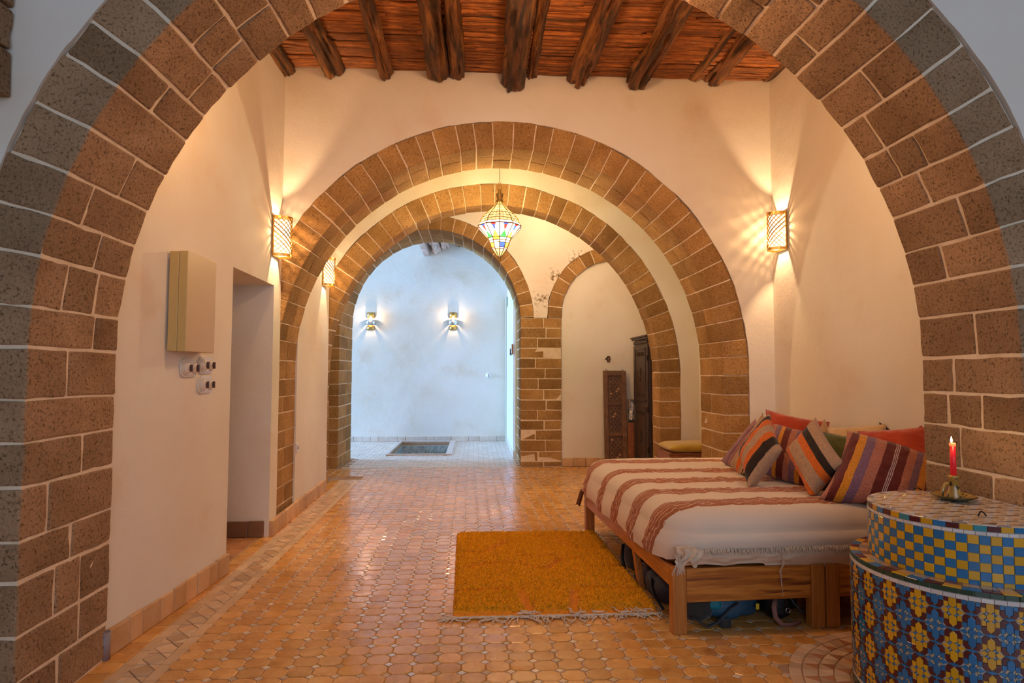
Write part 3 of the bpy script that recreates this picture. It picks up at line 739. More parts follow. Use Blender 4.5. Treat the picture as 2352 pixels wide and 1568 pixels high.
# hanging lantern of coloured glass
lc = PY(1147.5, 521, 6.25); LZ = lc[2]; s = 6.28/1400
lan = empty('hanging_lantern', (lc[0], lc[1], LZ), 'hanging pointed lantern of brass ribs and coloured glass', 'lantern')
def LP(py): return (521-py)*s
NS = 10; rot = .28
rows = [(458, 6.5), (468, 10), (480, 20), (493, 33.5), (501, 40), (508, 45), (514, 46), (521.5, 51.5), (549, 27), (555, 24.5), (560, 23), (571, 18.5), (574, 17), (592, 3)]
def rp(py, r, k, inset=1.): a = 2*PI*k/NS+rot; return np.array([lc[0]+r*s*inset*math.cos(a), lc[1]+r*s*inset*math.sin(a), LZ+LP(py)])
ribs = []
for k in range(NS): 
    mk('rib', tube([rp(py, r, k) for py, r in rows], .0046, 5), M_dbrass, lan)
for i, (py, r) in enumerate(rows[3:13]):
    ribs.append(tube([rp(py, r, k) for k in range(NS)], .0042 if i != 4 else .006, 5, closed=True))
mk('hoops', join(*ribs), M_dbrass, lan)
G_white = glow('lit_clear_glass', (1.0, .93, .80), 2.6, .5, (1, 1, 1)); G_fili = glow('lit_filigree', (.95, .72, .30), .75, .62, (1, .9, .7))
G = {n: glow('lit_'+n+'_glass', c, s_, .3) for n, c, s_ in (('blue', (.06, .13, .62), 1.5), ('red', (.75, .05, .04), 1.3), ('green', (.08, .55, .10), 1.3), ('amber', (1., .62, .08), 1.6))}
fil = []
def pane(nm, q, m): return mk(nm, (q, [list(range(len(q)))]), m, lan)
for k in range(NS):
    for i in (1, 2, 3, 4, 5):
        a, b = rows[i], rows[i+1]; pane('filigree_pane', [rp(*a, k, .985), rp(*a, k+1, .985), rp(*b, k+1, .985), rp(*b, k, .985)], G_fili)
        # the filigree's fine wires
        for t in (.33, .66): fil.append(tube([rp(*a, k)*(1-t)+rp(*a, k+1)*t, rp(*b, k)*(1-t)+rp(*b, k+1)*t], .0018, 4))
        fil.append(tube([(rp(*a, k)+rp(*b, k))/2, (rp(*a, k+1)+rp(*b, k+1))/2], .0018, 4))
    a, b = rows[6], rows[7]; pane('glass_pane', [rp(*a, k, .985), rp(*a, k+1, .985), rp(*b, k+1, .985), rp(*b, k, .985)], G_white)
    a, b = rows[7], rows[8]; A0, A1, B0, B1 = rp(*a, k, .98), rp(*a, k+1, .98), rp(*b, k, .98), rp(*b, k+1, .98)
    mid = (A0+A1+B0+B1)/4
    top = lambda t: A0*(1-t)+A1*t
    bot = lambda t: B0*(1-t)+B1*t
    pane('glass_pane', [A0, top(.3), mid, bot(.02)], G_white); pane('glass_pane', [top(.7), A1, bot(.98), mid], G_white)
    c1, c2, c3 = (['red', 'blue', 'amber'], ['blue', 'red', 'green'])[k % 2]
    u = .25
    pane('coloured_pane', [top(.3), top(.7), top(.65)*(1-u)+mid*u, top(.35)*(1-u)+mid*u], G[c1])
    pane('coloured_pane', [top(.35)*(1-u)+mid*u, top(.65)*(1-u)+mid*u, mid], G[c2])
    pane('coloured_pane', [mid, bot(.98), bot(.02)], G[c3])
    for t0 in (.3, .7):
        fil.append(tube([top(t0), mid, ], .0022, 4))
    fil.append(tube([mid, bot(0)], .0022, 4)); fil.append(tube([mid, bot(1)], .0022, 4))
    for i, g in ((8, 'amber' if k % 3 == 0 else None), (9, None), (10, 'blue' if k % 3 == 1 else ('amber' if k % 3 == 2 else None)), (11, None)):
        a, b = rows[i], rows[i+1]; pane('glass_pane', [rp(*a, k, .98), rp(*a, k+1, .98), rp(*b, k+1, .98), rp(*b, k, .98)], G[g] if g else G_white)
    a, b = rows[12], rows[13]; pane('filigree_pane', [rp(*a, k, .98), rp(*a, k+1, .98), rp(*b, k+1, .98), rp(*b, k, .98)], G_fili)
mk('filigree_wire', join(*fil), M_dbrass, lan, kind='stuff')
mk('cap', lathe([(.0, LP(432)), (.016, LP(433)), (.019, LP(437)), (.018, LP(442)), (.040, LP(444)), (.034, LP(450)), (.024, LP(457)), (.030, LP(461)), (.036, LP(464))], tuple(lc), 16), M_dbrass, lan, True)
mk('finial', lathe([(.014, LP(590)), (.011, LP(597)), (.005, LP(603)), (.008, LP(606)), (.003, LP(609)), (.0005, LP(613))], tuple(lc), 12), M_dbrass, lan, True)
topz = HCEIL+.05
mk('hook', tube([(lc[0]-.018, lc[1], LZ+LP(434)), (lc[0]-.020, lc[1], LZ+LP(425)), (lc[0]-.008, lc[1], LZ+LP(417)), (lc[0], lc[1], LZ+LP(414)), (lc[0]+.012, lc[1], LZ+LP(420)), (lc[0]+.018, lc[1], LZ+LP(434))], .003, 6), M_dbrass, lan)
mk('cord', tube([(lc[0], lc[1], LZ+LP(415)), (lc[0]+.002, lc[1], topz)], .0035, 6), M_dbrass, lan)
point('lantern_light', (lc[0], lc[1], LZ-.03), 115, (1., .78, .44), .03)

# ------------------------------------------------------------------ things on the left wall
bx = empty('meter_box', (-1.61, 3.5, 1.41), 'cream painted metal meter box with a thin door gap on the left wall', 'box')
mk('box_body', box(leftx(3.5)-.002, -1.598+.012, 3.33, 3.685, 1.41, 1.945, .003), M_cream, bx)
mk('box_gap', box(-1.590, -1.584, 3.336, 3.68, 1.415, 1.94), M_dark, bx)
mk('box_door', box(-1.585, -1.540, 3.33, 3.688, 1.408, 1.947, .003), M_cream, bx)
def switch(y, z, label):
    x = leftx(y); r = empty('light_switch', (x, y, z), label, 'switch', 'porcelain rotary switches')
    def rr(w, h, rad):
        pts = []
        for cx_, cz_, a0 in ((w-rad, h-rad, 0), (-w+rad, h-rad, PI/2), (-w+rad, -h+rad, PI), (w-rad, -h+rad, 1.5*PI)):
            for i in range(6): a = a0+PI/2*i/5; pts.append((y+cx_+rad*math.cos(a), z+cz_+rad*math.sin(a)))
        return pts
    mk('base_plate', prism(rr(.098, .050, .045), 'x', x-.002, x+.010), M_porc, r); mk('raised_plate', prism(rr(.086, .040, .038), 'x', x+.010, x+.017), M_porc, r)
    for dy in (-.042, .042):
        n = 18; P = []
        prof = [(.034, .015), (.034, .020), (.029, .023), (.024, .029), (.014, .031), (0, .031)]
        V = [(x+q, y+dy+rad*math.cos(2*PI*k/n), z+rad*math.sin(2*PI*k/n)) for rad, q in prof for k in range(n)]
        mk('switch_dome', (V, [[i*n+k, i*n+(k+1) % n, (i+1)*n+(k+1) % n, (i+1)*n+k] for i in range(5) for k in range(n)]), M_porc, r, True)
        kb = mk('knob', join(box(x+.031, x+.046, y+dy-.004, y+dy+.004, z-.020, z+.020, .002), box(x+.029, x+.035, y+dy-.009, y+dy+.009, z-.009, z+.009, .002)), M_brown, r)
switch(3.565, 1.320, 'left porcelain double switch of the upper two under the meter box')
switch(3.763, 1.338, 'right porcelain double switch of the upper two under the meter box')
switch(3.764, 1.222, 'lowest porcelain double switch, below the other two')
sk = empty('wall_socket', (leftx(5.72), 5.72, .605), 'small white wall socket low on the left wall past the second arch', 'socket')
x = leftx(5.74)
mk('face_plate', box(x, x+.012, 5.68+.035, 5.79, .565, .645, .003), M_plastic, sk)
mk('socket_hole', lathe([(0, 0), (.019, 0), (.019, .002), (0, .002)], (0, 0, 0), 14), M_brown, sk) if 0 else mk('socket_hole', box(x+.0115, x+.0125, 5.735, 5.768, .588, .622, .0005), M_brown, sk)
c = PY(1122, 862, FY)
sw = empty('wall_switch', (c[0], FY, c[2]), 'round white switch on the blue-lit far wall', 'switch')
n = 20; V = [(c[0]+r_*math.cos(2*PI*k/n), FY-q, c[2]+r_*math.sin(2*PI*k/n)) for r_, q in ((.055, .0), (.052, .012), (.03, .014), (.026, .024), (0, .026)) for k in range(n)]
mk('face_plate', (V, [[i*n+k, i*n+(k+1) % n, (i+1)*n+(k+1) % n, (i+1)*n+k] for i in range(4) for k in range(n)]), M_plastic, sw, True)
mk('knob', box(c[0]-.005, c[0]+.005, FY-.04, FY-.02, c[2]-.02, c[2]+.02, .002), M_brown, sw)
# small things by the door on the right of the far room
for (px, py, w, h, m_, nm, lb) in ((1178, 802, .16, .16, M_boxwood, 'picture_frame', 'tiny framed picture by the far room door'), (1174.5, 808, .08, .11, M_charcoal, 'door_phone', 'small dark handset by the far room door')):
    c = PX(px, py, .572)
    if c[1] > 11.3: c = PX(px, py, .572)
    r = empty(nm, tuple(c), lb, 'picture' if 'pic' in nm else 'handset')
    mk('frame', box(.552, .572, c[1]-w/2, c[1]+w/2, c[2]-h/2, c[2]+h/2, .004), m_, r); mk('print', box(.548, .553, c[1]-w*.36, c[1]+w*.36, c[2]-h*.36, c[2]+h*.36), M_plastic if 'pic' in nm else M_greybag, r)

# ------------------------------------------------------------------ bed
BO = np.array([.985, 3.040]); BA = math.atan2(.985-.89, 4.99-3.04)     # near left foot, turned a little
bxv = np.array([math.cos(BA), math.sin(BA)]); byv = np.array([-math.sin(BA), math.cos(BA)])
def bl(x, y, z): p = BO+bxv*x+byv*y; return (p[0], p[1], z)
BLn, BWd = 1.975, .806
def bedbox(x0, x1, y0, y1, z0, z1, bev=.004): return box(x0, x1, y0, y1, z0, z1, bev, fn=lambda p: bl(*p))
def bedframe(x0, label):
    r = empty('pine_bed', bl(x0, 0, 0), label, 'bed', 'pine bed bases')
    for (lx, ly) in ((0, 0), (BWd-.072, 0), (0, BLn-.075), (BWd-.072, BLn-.075)):
        mk('leg', bedbox(x0+lx, x0+lx+.072, ly, ly+.060, 0, .322), M_pinez, r)
    mk('end_rail', bedbox(x0+.073, x0+BWd-.073, .006, .034, .152, .320), M_pine, r)
    mk('end_rail', bedbox(x0+.073, x0+BWd-.073, BLn-.034, BLn-.006, .152, .320), M_pine, r)
    M_rail = M_pine_y
    mk('side_rail', bedbox(x0+.002, x0+.030, .061, BLn-.076, .222, .320), M_rail, r)
    mk('side_rail', bedbox(x0+BWd-.030, x0+BWd-.002, .061, BLn-.076, .222, .320), M_rail, r)
    for k in range(12): mk('slat', bedbox(x0+.031, x0+BWd-.031, .09+k*.152, .16+k*.152, .285, .303, .003), M_pine, r)
    return r
M_pine_y = mat('oiled_pine_rail', (.60, .24, .040), (.42, .14, .022), 2.5, .42, stretch=(20, 1.4, 20), bump=((5., .2, .002),), val=.08)
b1 = bedframe(0, 'left pine bed base with square legs, its end facing the viewer')
mk('brace', box(0, .035, 0, .05, 0, .25, .004, fn=lambda p: bl(.03+p[0]+(p[2]-.0)*.0, .62+p[1]+p[2]*.55, p[2])), M_pinez, b1)
b2 = bedframe(BWd+.008, 'right pine bed base, mostly behind the tiled drum')
MW = 2*BWd-.03
def rrect(cx0, cx1, cy0, cy1, rad, n):
    """closed outline of a rounded rectangle, with outward normals"""
    w, h = (cx1-cx0)/2-rad, (cy1-cy0)/2-rad; cx, cy = (cx0+cx1)/2, (cy0+cy1)/2
    segs = [('l', (w+rad, -h), (w+rad, h), (1, 0)), ('a', (w, h), 0), ('l', (w, h+rad), (-w, h+rad), (0, 1)), ('a', (-w, h), PI/2), ('l', (-w-rad, h), (-w-rad, -h), (-1, 0)), ('a', (-w, -h), PI), ('l', (-w, -h-rad), (w, -h-rad), (0, -1)), ('a', (w, -h), 1.5*PI)]
    Ls = [math.dist(q[1], q[2]) if q[0] == 'l' else PI/2*rad for q in segs]; T = sum(Ls); out = []
    for i in range(n):
        t = T*i/n; k = 0
        while t > Ls[k]: t -= Ls[k]; k += 1
        q = segs[k]
        if q[0] == 'l': u = t/Ls[k]; out.append((cx+q[1][0]*(1-u)+q[2][0]*u, cy+q[1][1]*(1-u)+q[2][1]*u, *q[3]))
        else: a = q[2]+t/rad; out.append((cx+q[1][0]+rad*math.cos(a), cy+q[1][1]+rad*math.sin(a), math.cos(a), math.sin(a)))
    return out
STR = [.165, .49, .83, 1.21, 1.66]       # where the gathered stripes run
def gather(y):
    d = min(abs(y-q) for q in STR); return max(0., 1-(d/.078)**4) if d < .078 else 0.
def drape(x0, x1, y0, y1, ztop, rad, zb, n=420, ring=46, side=26, pucker=True, bulge=0., crn=.13):
    """cloth over a mattress: flat top, rounded shoulder, sides down to zb(x,y)"""
    base = rrect(x0+rad, x1-rad, y0+rad, y1-rad, crn, n); cx, cy = (x0+x1)/2, (y0+y1)/2; V = []
    ch = (x1-x0)/2-.3
    rows_ = []
    for i in range(ring): 
        t = (i/(ring-1))
        rows_.append(('t', t))
    for i in range(1, 9): rows_.append(('s', i/8))
    for i in range(1, side+1): rows_.append(('d', i/side))
    for kind, t in rows_:
        for (bx_, by_, nx_, ny_) in base:
            if kind == 't':
                # shrink towards the middle line of the bed
                sx = cx+(bx_-cx)*t; sy = by_ if abs(by_-cy) < 1e-9 else cy+(by_-cy)*t; z = ztop; x, y = sx, sy; side_ = 0
            elif kind == 's':
                a = t*PI/2; x, y, z = bx_+nx_*rad*math.sin(a), by_+ny_*rad*math.sin(a), ztop-rad*(1-math.cos(a)); side_ = t
            else:
                zz = zb(bx_+nx_*rad, by_+ny_*rad, nx_, ny_); z = ztop-rad+(zz-(ztop-rad))*t
                o = rad+bulge*math.sin(t*PI)+.012*t; x, y = bx_+nx_*o, by_+ny_*o; side_ = 1
            w = .007*mn.noise(Vector((x*2.3, y*2.3, z*3)))+.003*mn.noise(Vector((x*9, y*9, z*9)))
            if pucker:
                yy = y+.010*mn.noise(Vector((x*9, y*2, 5)))-.10*min(1, max(0, (.60-z)/.25))*min(1, max(0, (.25-x)/.2))
                g = gather(yy); w += g*(.008+.013*mn.noise(Vector((x*16+z*16, y*34, 2)))+.006*mn.noise(Vector((x*40+z*40, y*55, 7))))
            nrm = (nx_*min(1, side_), ny_*min(1, side_)); nzv = 1-side_*.999
            V.append(bl(x+nrm[0]*w*1.2, y+nrm[1]*w*1.2, z+w*nzv))
    Fc = []; m = len(rows_)
    for j in range(m-1):
        for i in range(n): Fc.append([j*n+i, j*n+(i+1) % n, (j+1)*n+(i+1) % n, (j+1)*n+i][::-1])
    return V, Fc
mt = mk('mattress', drape(.03, MW, .035, BLn-.05, .555, .09, lambda x, y, a, b: .330, n=240, ring=10, side=16, pucker=False, bulge=.0), M_sheet, None, True)
tag(mt, 'thick mattress in a cream sheet under the striped blanket', 'mattress')
# rumpled lower cover that bulges under the fringe
def lower(u, v):
    x = .02+(MW-.02)*u; sag = .030*math.sin(min(1, max(0, (u-.35)/.65))*PI)+.006*math.sin(u*23)+.010*mn.noise(Vector((u*7, 1, 1)))
    z = .43-(.43-.325)*v-(sag*v*v if u > .3 else -.012*v*abs(math.sin(u*19)))
    o = .026*math.sin(min(1., v*1.1)*PI)+.008*mn.noise(Vector((u*9, v*3, 4)))+.010*mn.noise(Vector((u*22, v*5, 9)))*(1 if u < .4 else .2)
    return bl(x, .022-.012-o, z)
sh = mk('bed_sheet', grid(160, 18, lower), M_sheet, None, True); tag(sh, 'cream under-sheet sagging in folds over the pine end rail', 'sheet')
# a crumpled corner of it hangs at the near left
def crum(u, v):
    x = .03+.10*u+.02*math.sin(v*5); z = .430-.075*v*(1+.25*math.sin(u*9)); 
    return bl(x, -.014-.020*math.sin(u*PI)*math.sin(v*2.4)-.016*abs(math.sin(u*8+v*3))-.012, z)
mk('crumpled_corner', grid(30, 20, crum), M_sheet, sh, True)
def blz(x, y, nx, ny):
    if ny < -.5: base = .415 if x > .2 else .415-.085*(1-max(0, x)/.2)
    elif nx < -.3: base = .330+.010*math.sin(y*9)
    else: base = .34
    return base+.006*mn.noise(Vector((x*12, y*12, 0)))
# blanket material: cream cloth with gathered rust stripes and fine white threads
def blanket_mat():
    m = bpy.data.materials.new('striped_blanket_wool'); m.use_nodes = True; nt = m.node_tree; N = nt.nodes; L = nt.links; b = N['Principled BSDF']
    b.inputs['Roughness'].default_value = .9; b.inputs['Specular IOR Level'].default_value = .15; b.inputs['Sheen Weight'].default_value = .2
    at = N.new('ShaderNodeAttribute'); at.attribute_name = 'puv'; sp = N.new('ShaderNodeSeparateXYZ'); L.new(at.outputs['Vector'], sp.inputs[0])
    tc = N.new('ShaderNodeTexCoord')
    def math_(op, a, b_=None, c_=None):
        n_ = N.new('ShaderNodeMath'); n_.operation = op
        for i, q in enumerate((a, b_, c_)):
            if q is None: continue
            if isinstance(q, (int, float)): n_.inputs[i].default_value = q
            else: L.new(q, n_.inputs[i])
        return n_.outputs[0]
    nn = N.new('ShaderNodeTexNoise'); nn.inputs['Scale'].default_value = 11; nn.inputs['Detail'].default_value = 3; L.new(tc.outputs['Object'], nn.inputs['Vector'])
    yv = math_('MULTIPLY_ADD', nn.outputs['Fac'], .035, sp.outputs[1]); yv = math_('SUBTRACT', yv, .0175)
    mask = None
    for q in STR:
        d_ = math_('ABSOLUTE', math_('SUBTRACT', yv, q)); k = math_('LESS_THAN', d_, .072); mask = k if mask is None else math_('MAXIMUM', mask, k)
    # threads run along the stripe
    w = N.new('ShaderNodeTexNoise'); w.inputs['Scale'].default_value = 26; w.inputs['Detail'].default_value = 2; L.new(tc.outputs['Object'], w.inputs['Vector'])
    yt = math_('MULTIPLY_ADD', w.outputs['Fac'], .030, sp.outputs[1]); th = math_('FRACT', math_('MULTIPLY', yt, 38.)); thm = math_('LESS_THAN', th, .13)
    fine = N.new('ShaderNodeTexNoise'); fine.inputs['Scale'].default_value = 90; fine.inputs['Detail'].default_value = 2; L.new(tc.outputs['Object'], fine.inputs['Vector'])
    mx1 = N.new('ShaderNodeMix'); mx1.data_type = 'RGBA'; L.new(fine.outputs['Fac'], mx1.inputs[0]); mx1.inputs[6].default_value = (.26, .075, .022, 1); mx1.inputs[7].default_value = (.50, .17, .06, 1)
    mx2 = N.new('ShaderNodeMix'); mx2.data_type = 'RGBA'; L.new(thm, mx2.inputs[0]); L.new(mx1.outputs[2], mx2.inputs[6]); mx2.inputs[7].default_value = (.78, .55, .38, 1)
    mx3 = N.new('ShaderNodeMix'); mx3.data_type = 'RGBA'; L.new(mask, mx3.inputs[0]); mx3.inputs[6].default_value = (*M_blanket_c, 1); L.new(mx2.outputs[2], mx3.inputs[7])
    L.new(mx3.outputs[2], b.inputs['Base Color'])
    wv = N.new('ShaderNodeTexNoise'); wv.inputs['Scale'].default_value = 260; L.new(tc.outputs['Object'], wv.inputs['Vector'])
    bp = N.new('ShaderNodeBump'); bp.inputs['Strength'].default_value = .3; bp.inputs['Distance'].default_value = .002; L.new(wv.outputs['Fac'], bp.inputs['Height']); L.new(bp.outputs[0], b.inputs['Normal'])
    return m
def puv(o, pts):
    a = o.data.attributes.new('puv', 'FLOAT_VECTOR', 'POINT'); a.data.foreach_set('vector', np.asarray(pts, float).reshape(-1).tolist())
bv = drape(-.025, MW+.01, -.004, BLn-.02, .606, .115, blz, bulge=.012)
blk = mk('bed_blanket', bv, blanket_mat(), None, True)
tag(blk, 'off-white bed blanket with five gathered rust brown stripes and a fringed hem', 'blanket')
vv = np.array(bv[0])[:, :2]-BO; bz = np.array(bv[0])[:, 2]; lx_ = vv@bxv
puty = vv@byv-.10*np.clip((.60-bz)/.25, 0, 1)*np.clip((.25-lx_)/.2, 0, 1)
puv(blk, np.c_[lx_, puty, bz])
fr = []
for i in range(420):
    x = .10+(MW-.13)*(i+random.random())/420; z0_ = .418+.006*mn.noise(Vector((x*12, 0, 0))); l = random.uniform(.014, .032); dx = random.uniform(-.014, .014)
    fr.append(tube([bl(x, -.020, z0_+.004), bl(x+dx*.5, -.026-random.random()*.004, z0_-l*.5), bl(x+dx, -.022-random.random()*.008, z0_-l)], [.0016, .0014, .0009], 4, cap=False))
for i in range(3):
    x = .56+i*.004; fr.append(tube([bl(x, -.024, .40), bl(x+.004, -.030, .34), bl(x-.004, -.010, .30), bl(x+.003*i, -.006, .27-.05*i)], .0011, 4, cap=False))
for i in range(26):
    x = -.005+random.random()*.05; fr.append(tube([bl(x, -.034, .42-random.random()*.07), bl(x+.004, -.044, .36), bl(x+random.uniform(-.02, .03), -.040, .30+random.random()*.03)], .0014, 4, cap=False))
mk('fringe', join(*fr), M_fringe, blk, kind='stuff')
# rust tassel end at the far left corner
def tas(u, v): return bl(-.030-.035*v+.014*math.sin(u*9), BLn-.10+.11*u, .355-.115*v-.02*abs(math.sin(u*8)))
mk('gathered_corner', grid(16, 12, tas), mat('rust_gathered_cloth', (.20, .06, .02), (.10, .03, .01), 30., .9), blk, True)

# ------------------------------------------------------------------ cushions
def cushion(A, B, D, thick, material, label, name='cushion', piping=None, n=30, seed=1., round_=2.6, group='cushions heaped on the bed', pinch=.10, flip=False, cat='cushion', wall=True):
    """A, B, D: three corners (A to B one edge, A to D the other)"""
    A, B, D = [np.array(q, float) for q in (A, B, D)]; U, Vv = B-A, D-A; C_m = A+(U+Vv)/2; Nn = np.cross(U, Vv); Nn /= np.linalg.norm(Nn)
    if Nn@(EYE-C_m) < 0: Nn = -Nn
    V = []; uv = []; 
    def outl(u, v):
        k = pinch; return (.5+.5*u*(1-k*(1-v*v)*abs(u)), .5+.5*v*(1-k*(1-u*u)*abs(v)))
    for sgn in (1, -1):
        for j in range(n+1):
            for i in range(n+1):
                u, v = -1+2*i/n, -1+2*j/n; a, b = outl(u, v)
                t = (max(0, 1-abs(u)**round_)*max(0, 1-abs(v)**round_))**.52
                w = .010*mn.noise(Vector((u*2.2+seed, v*2.2, sgn)))+.006*mn.noise(Vector((u*6+seed, v*6, sgn)))
                ed = max(abs(u), abs(v)); w += .006*math.sin((u if abs(v) > abs(u) else v)*17+seed)*max(0, ed-.6)*2*(1-ed)*3
                p = A+U*a+Vv*b+Nn*sgn*(thick/2*t+w*t)
                if wall: p = np.array([min(p[0], 2.592), p[1], max(p[2], .612)])
                V.append(p); uv.append((a, b, 0))
    m = (n+1)**2; Fc = []
    for j in range(n):
        for i in range(n):
            q = [j*(n+1)+i, j*(n+1)+i+1, (j+1)*(n+1)+i+1, (j+1)*(n+1)+i]; Fc += [q, [m+x for x in q][::-1]]
    # weld the rim
    remap = list(range(2*m))
    for j in range(n+1):
        for i in range(n+1):
            if i in (0, n) or j in (0, n): remap[m+j*(n+1)+i] = j*(n+1)+i
    Fc = [[remap[x] for x in q] for q in Fc]
    o = mk(name, (V, Fc), material, None, True); puv(o, uv); tag(o, label, cat, group)
    if piping:
        P = []
        for s_ in range(4):
            for i in range(14):
                t = -1+2*i/14; u, v = ((t, -1), (1, t), (-t, 1), (-1, -t))[s_]; a, b = outl(u, v); P.append(A+U*a+Vv*b)
        if wall: P = [np.array([min(p[0], 2.588), p[1], max(p[2], .618)]) for p in P]
        pi_ = mk('piping', tube(P, .0045, 6, closed=True), piping, o, True)
    return o
OR, BK, BG, PK, LV, MU, MR, WH = (.62, .13, .012), (.028, .016, .010), (.42, .26, .15), (.40, .15, .10), (.19, .10, .16), (.58, .23, .018), (.12, .016, .012), (.55, .42, .42)
K1 = stripes('kilim_weave', [(0, BG), (.10, BK), (.20, OR), (.34, BG), (.53, OR), (.67, BK), (.86, BG)], 0, wob=.006)
K2 = stripes('kilim_weave_wide', [(0, BG), (.24, BK), (.40, OR), (.56, BG), (.84, OR), (.95, BK)], 1, wob=.006)
S1 = stripes('wool_stripe_large', [(0, PK), (.05, MR), (.12, MU), (.19, LV), (.27, PK), (.37, MR), (.46, WH), (.466, MR), (.476, WH), (.482, MR), (.492, WH), (.498, MR), (.58, PK), (.655, LV), (.72, MU), (.79, MR), (.88, PK)], 0, wob=.006, weave=120.)
S2 = stripes('wool_stripe_small', [(0, PK), (.16, LV), (.28, MU), (.36, MR), (.50, PK), (.62, LV), (.74, MU), (.84, MR), (.92, BK)], 0, wob=.006, weave=120.)
S3 = stripes('lavender_stripe', [(0, (.30, .15, .18)), (.28, (.13, .07, .14)), (.32, (.34, .16, .16)), (.50, BG), (.72, BK), (.76, BG), (.80, BK), (.84, BG)], 0, wob=.004)
S4 = stripes('beige_orange', [(0, BG), (.30, OR), (.46, BG), (.62, BK), (.66, BG), (.70, BK), (.76, BG)], 0, wob=.004)
BT = .622
# row against the wall first
cushion(PY(1759, 941, 4.55), PY(1905, 970, 4.30), PY(1750, 1030, 4.42), .15, M_red, 'rust red velvet cushion behind the two kilim cushions, far corner', piping=M_red, seed=2)
cushion(PY(1893, 962, 4.30), PY(1935, 1020, 4.12), PY(1852, 1030, 4.22), .14, stripes('plain_beige', [(0, BG), (.9, BG)], 0), 'beige cushion of which one corner shows behind the right kilim cushion', seed=3)
cushion(PY(1900, 983, 4.10), PY(2037, 974, 3.74), PY(1902, 1060, 3.98), .14, M_creamv, 'cream velvet cushion leaning on the wall above the green one', piping=M_creamv, seed=4)
cushion(PY(2037, 968, 3.80), PY(2092, 1002, 3.62), PY(2037, 1045, 3.72), .13, M_charcoal, 'charcoal cushion whose corner peeks out above the right red cushion', seed=5)
cushion(PY(1888, 992, 3.95), PY(2014, 1006, 3.80), PY(1894, 1100, 3.82), .15, M_green, 'olive green velvet cushion between the right kilim and the big striped one', piping=M_green, seed=6)
cushion(PY(1970, 991, 3.62), PY(2142, 978, 3.42), PY(1975, 1100, 3.46), .16, M_red, 'rust red velvet cushion behind the big striped cushion, by the near pier', piping=M_red, seed=7)
cushion(PY(1735, 960, 4.62), PY(1700, 1065, 4.42)*.0+PY(1778, 1010, 4.40), PY(1655, 1058, 4.55), .14, S3, 'lavender and pink striped cushion, leftmost on the bed', seed=8)
cushion(PY(1752, 947, 4.36), PY(1790, 1005, 4.15), PY(1676, 1064, 4.22), .12, S4, 'beige cushion with an orange stripe just behind the left kilim cushion', seed=9)
cushion(PY(1776, 972, 4.25), PY(1880, 1000, 4.0), PY(1740, 1085, 3.90), .17, S2, 'pink, violet and mustard striped cushion between the two kilim cushions', seed=10)
cushion(PY(1872, 1068, 3.75), PY(1965, 1072, 3.62), PY(1858, 1132, 3.55), .12, M_charcoal, 'black cushion low between the right kilim and the big striped one', seed=11)
cushion(PY(1946, 988, 3.52), PY(2185, 1052, 3.36), PY(1880, 1146, 3.20), .20, S1, 'largest cushion, striped maroon, mustard and violet, beside the tiled drum', seed=12, n=40)
cushion(PY(1768, 947, 3.98), PY(1798, 1032, 3.68), PY(1694, 1040, 3.92), .15, K1, 'kilim cushion standing on its corner, left one of the pair', seed=13)
cushion(PY(1873, 957, 3.66), PY(1942, 1066, 3.32), PY(1802, 1036, 3.70), .15, K2, 'kilim cushion standing on its corner, right one, dark band at top right', seed=14)

# ------------------------------------------------------------------ rug
RC = [PZ(1040, 1424, 0), PZ(1517, 1413, 0), PZ(1368, 1229, 0), PZ(1049, 1232, 0)]     # near left, near right, far right, far left
grooves_px = [[(350, 300), (560, 300), (640, 250), (730, 208)], [(340, 430), (420, 428), (560, 385), (760, 375), (860, 395), (930, 420), (1030, 420), (1130, 350), (1300, 345)], [(830, 332), (1070, 325)],
              [(310, 600), (820, 575)], [(820, 580), (870, 690), (970, 800)], [(1245, 572), (1700, 575)], [(1242, 575), (1232, 740), (1200, 800)], [(1280, 272), (1500, 272)], [(1490, 408), (1600, 404)], [(1080, 195), (1190, 250)]]
gv = [[PZ(950+x/3.36, 1180+y/3.36, .03)[:2] for x, y in g] for g in grooves_px]
nu, nv_ = 210, 300
P2 = np.array([[(RC[0]*(1-u)+RC[1]*u)*(1-v)+(RC[3]*(1-u)+RC[2]*u)*v for u in np.linspace(0, 1, nu)] for v in np.linspace(0, 1, nv_)])[:, :, :2]
dist = np.full(P2.shape[:2], 9.)
for g in gv:
    for a, b in zip(g[:-1], g[1:]):
        ab = b-a; t = np.clip(((P2-a)@ab)/(ab@ab), 0, 1); dist = np.minimum(dist, np.linalg.norm(P2-(a+t[..., None]*ab), axis=2))
V = []
for j in range(nv_):
    for i in range(nu):
        x, y = P2[j, i]; e = min(i, nu-1-i, j, nv_-1-j)
        h = .038*min(1, (e/5))**.5 + .0
        h *= 1-.9*math.exp(-(dist[j, i]/.023)**2)
        if j < 14: h = min(h, .012+.018*(max(0, j-9)/5))
        jx = (mn.noise(Vector((x*55, y*90, 0))), mn.noise(Vector((x*130, y*190, 4))))
        h += (.009*jx[0]+.008*jx[1])*min(1, e/3); edge = .006*mn.noise(Vector((x*40, y*40, 2)))
        V.append((x+.003*jx[1]+(edge if i in (0, nu-1) else 0), y+.004*jx[0]+(edge if j in (0, nv_-1) else 0), max(.001, h)))
Fc = [[j*nu+i, j*nu+i+1, (j+1)*nu+i+1, (j+1)*nu+i] for j in range(nv_-1) for i in range(nu-1)]
rug = empty('shag_rug', tuple((RC[0]+RC[2])/2), 'orange shag rug with carved lines and white fringe beside the bed', 'rug')
mk('pile', (V, Fc), M_rug, rug, True)
HV = np.array(V).reshape(nv_, nu, 3); N_T = 42000
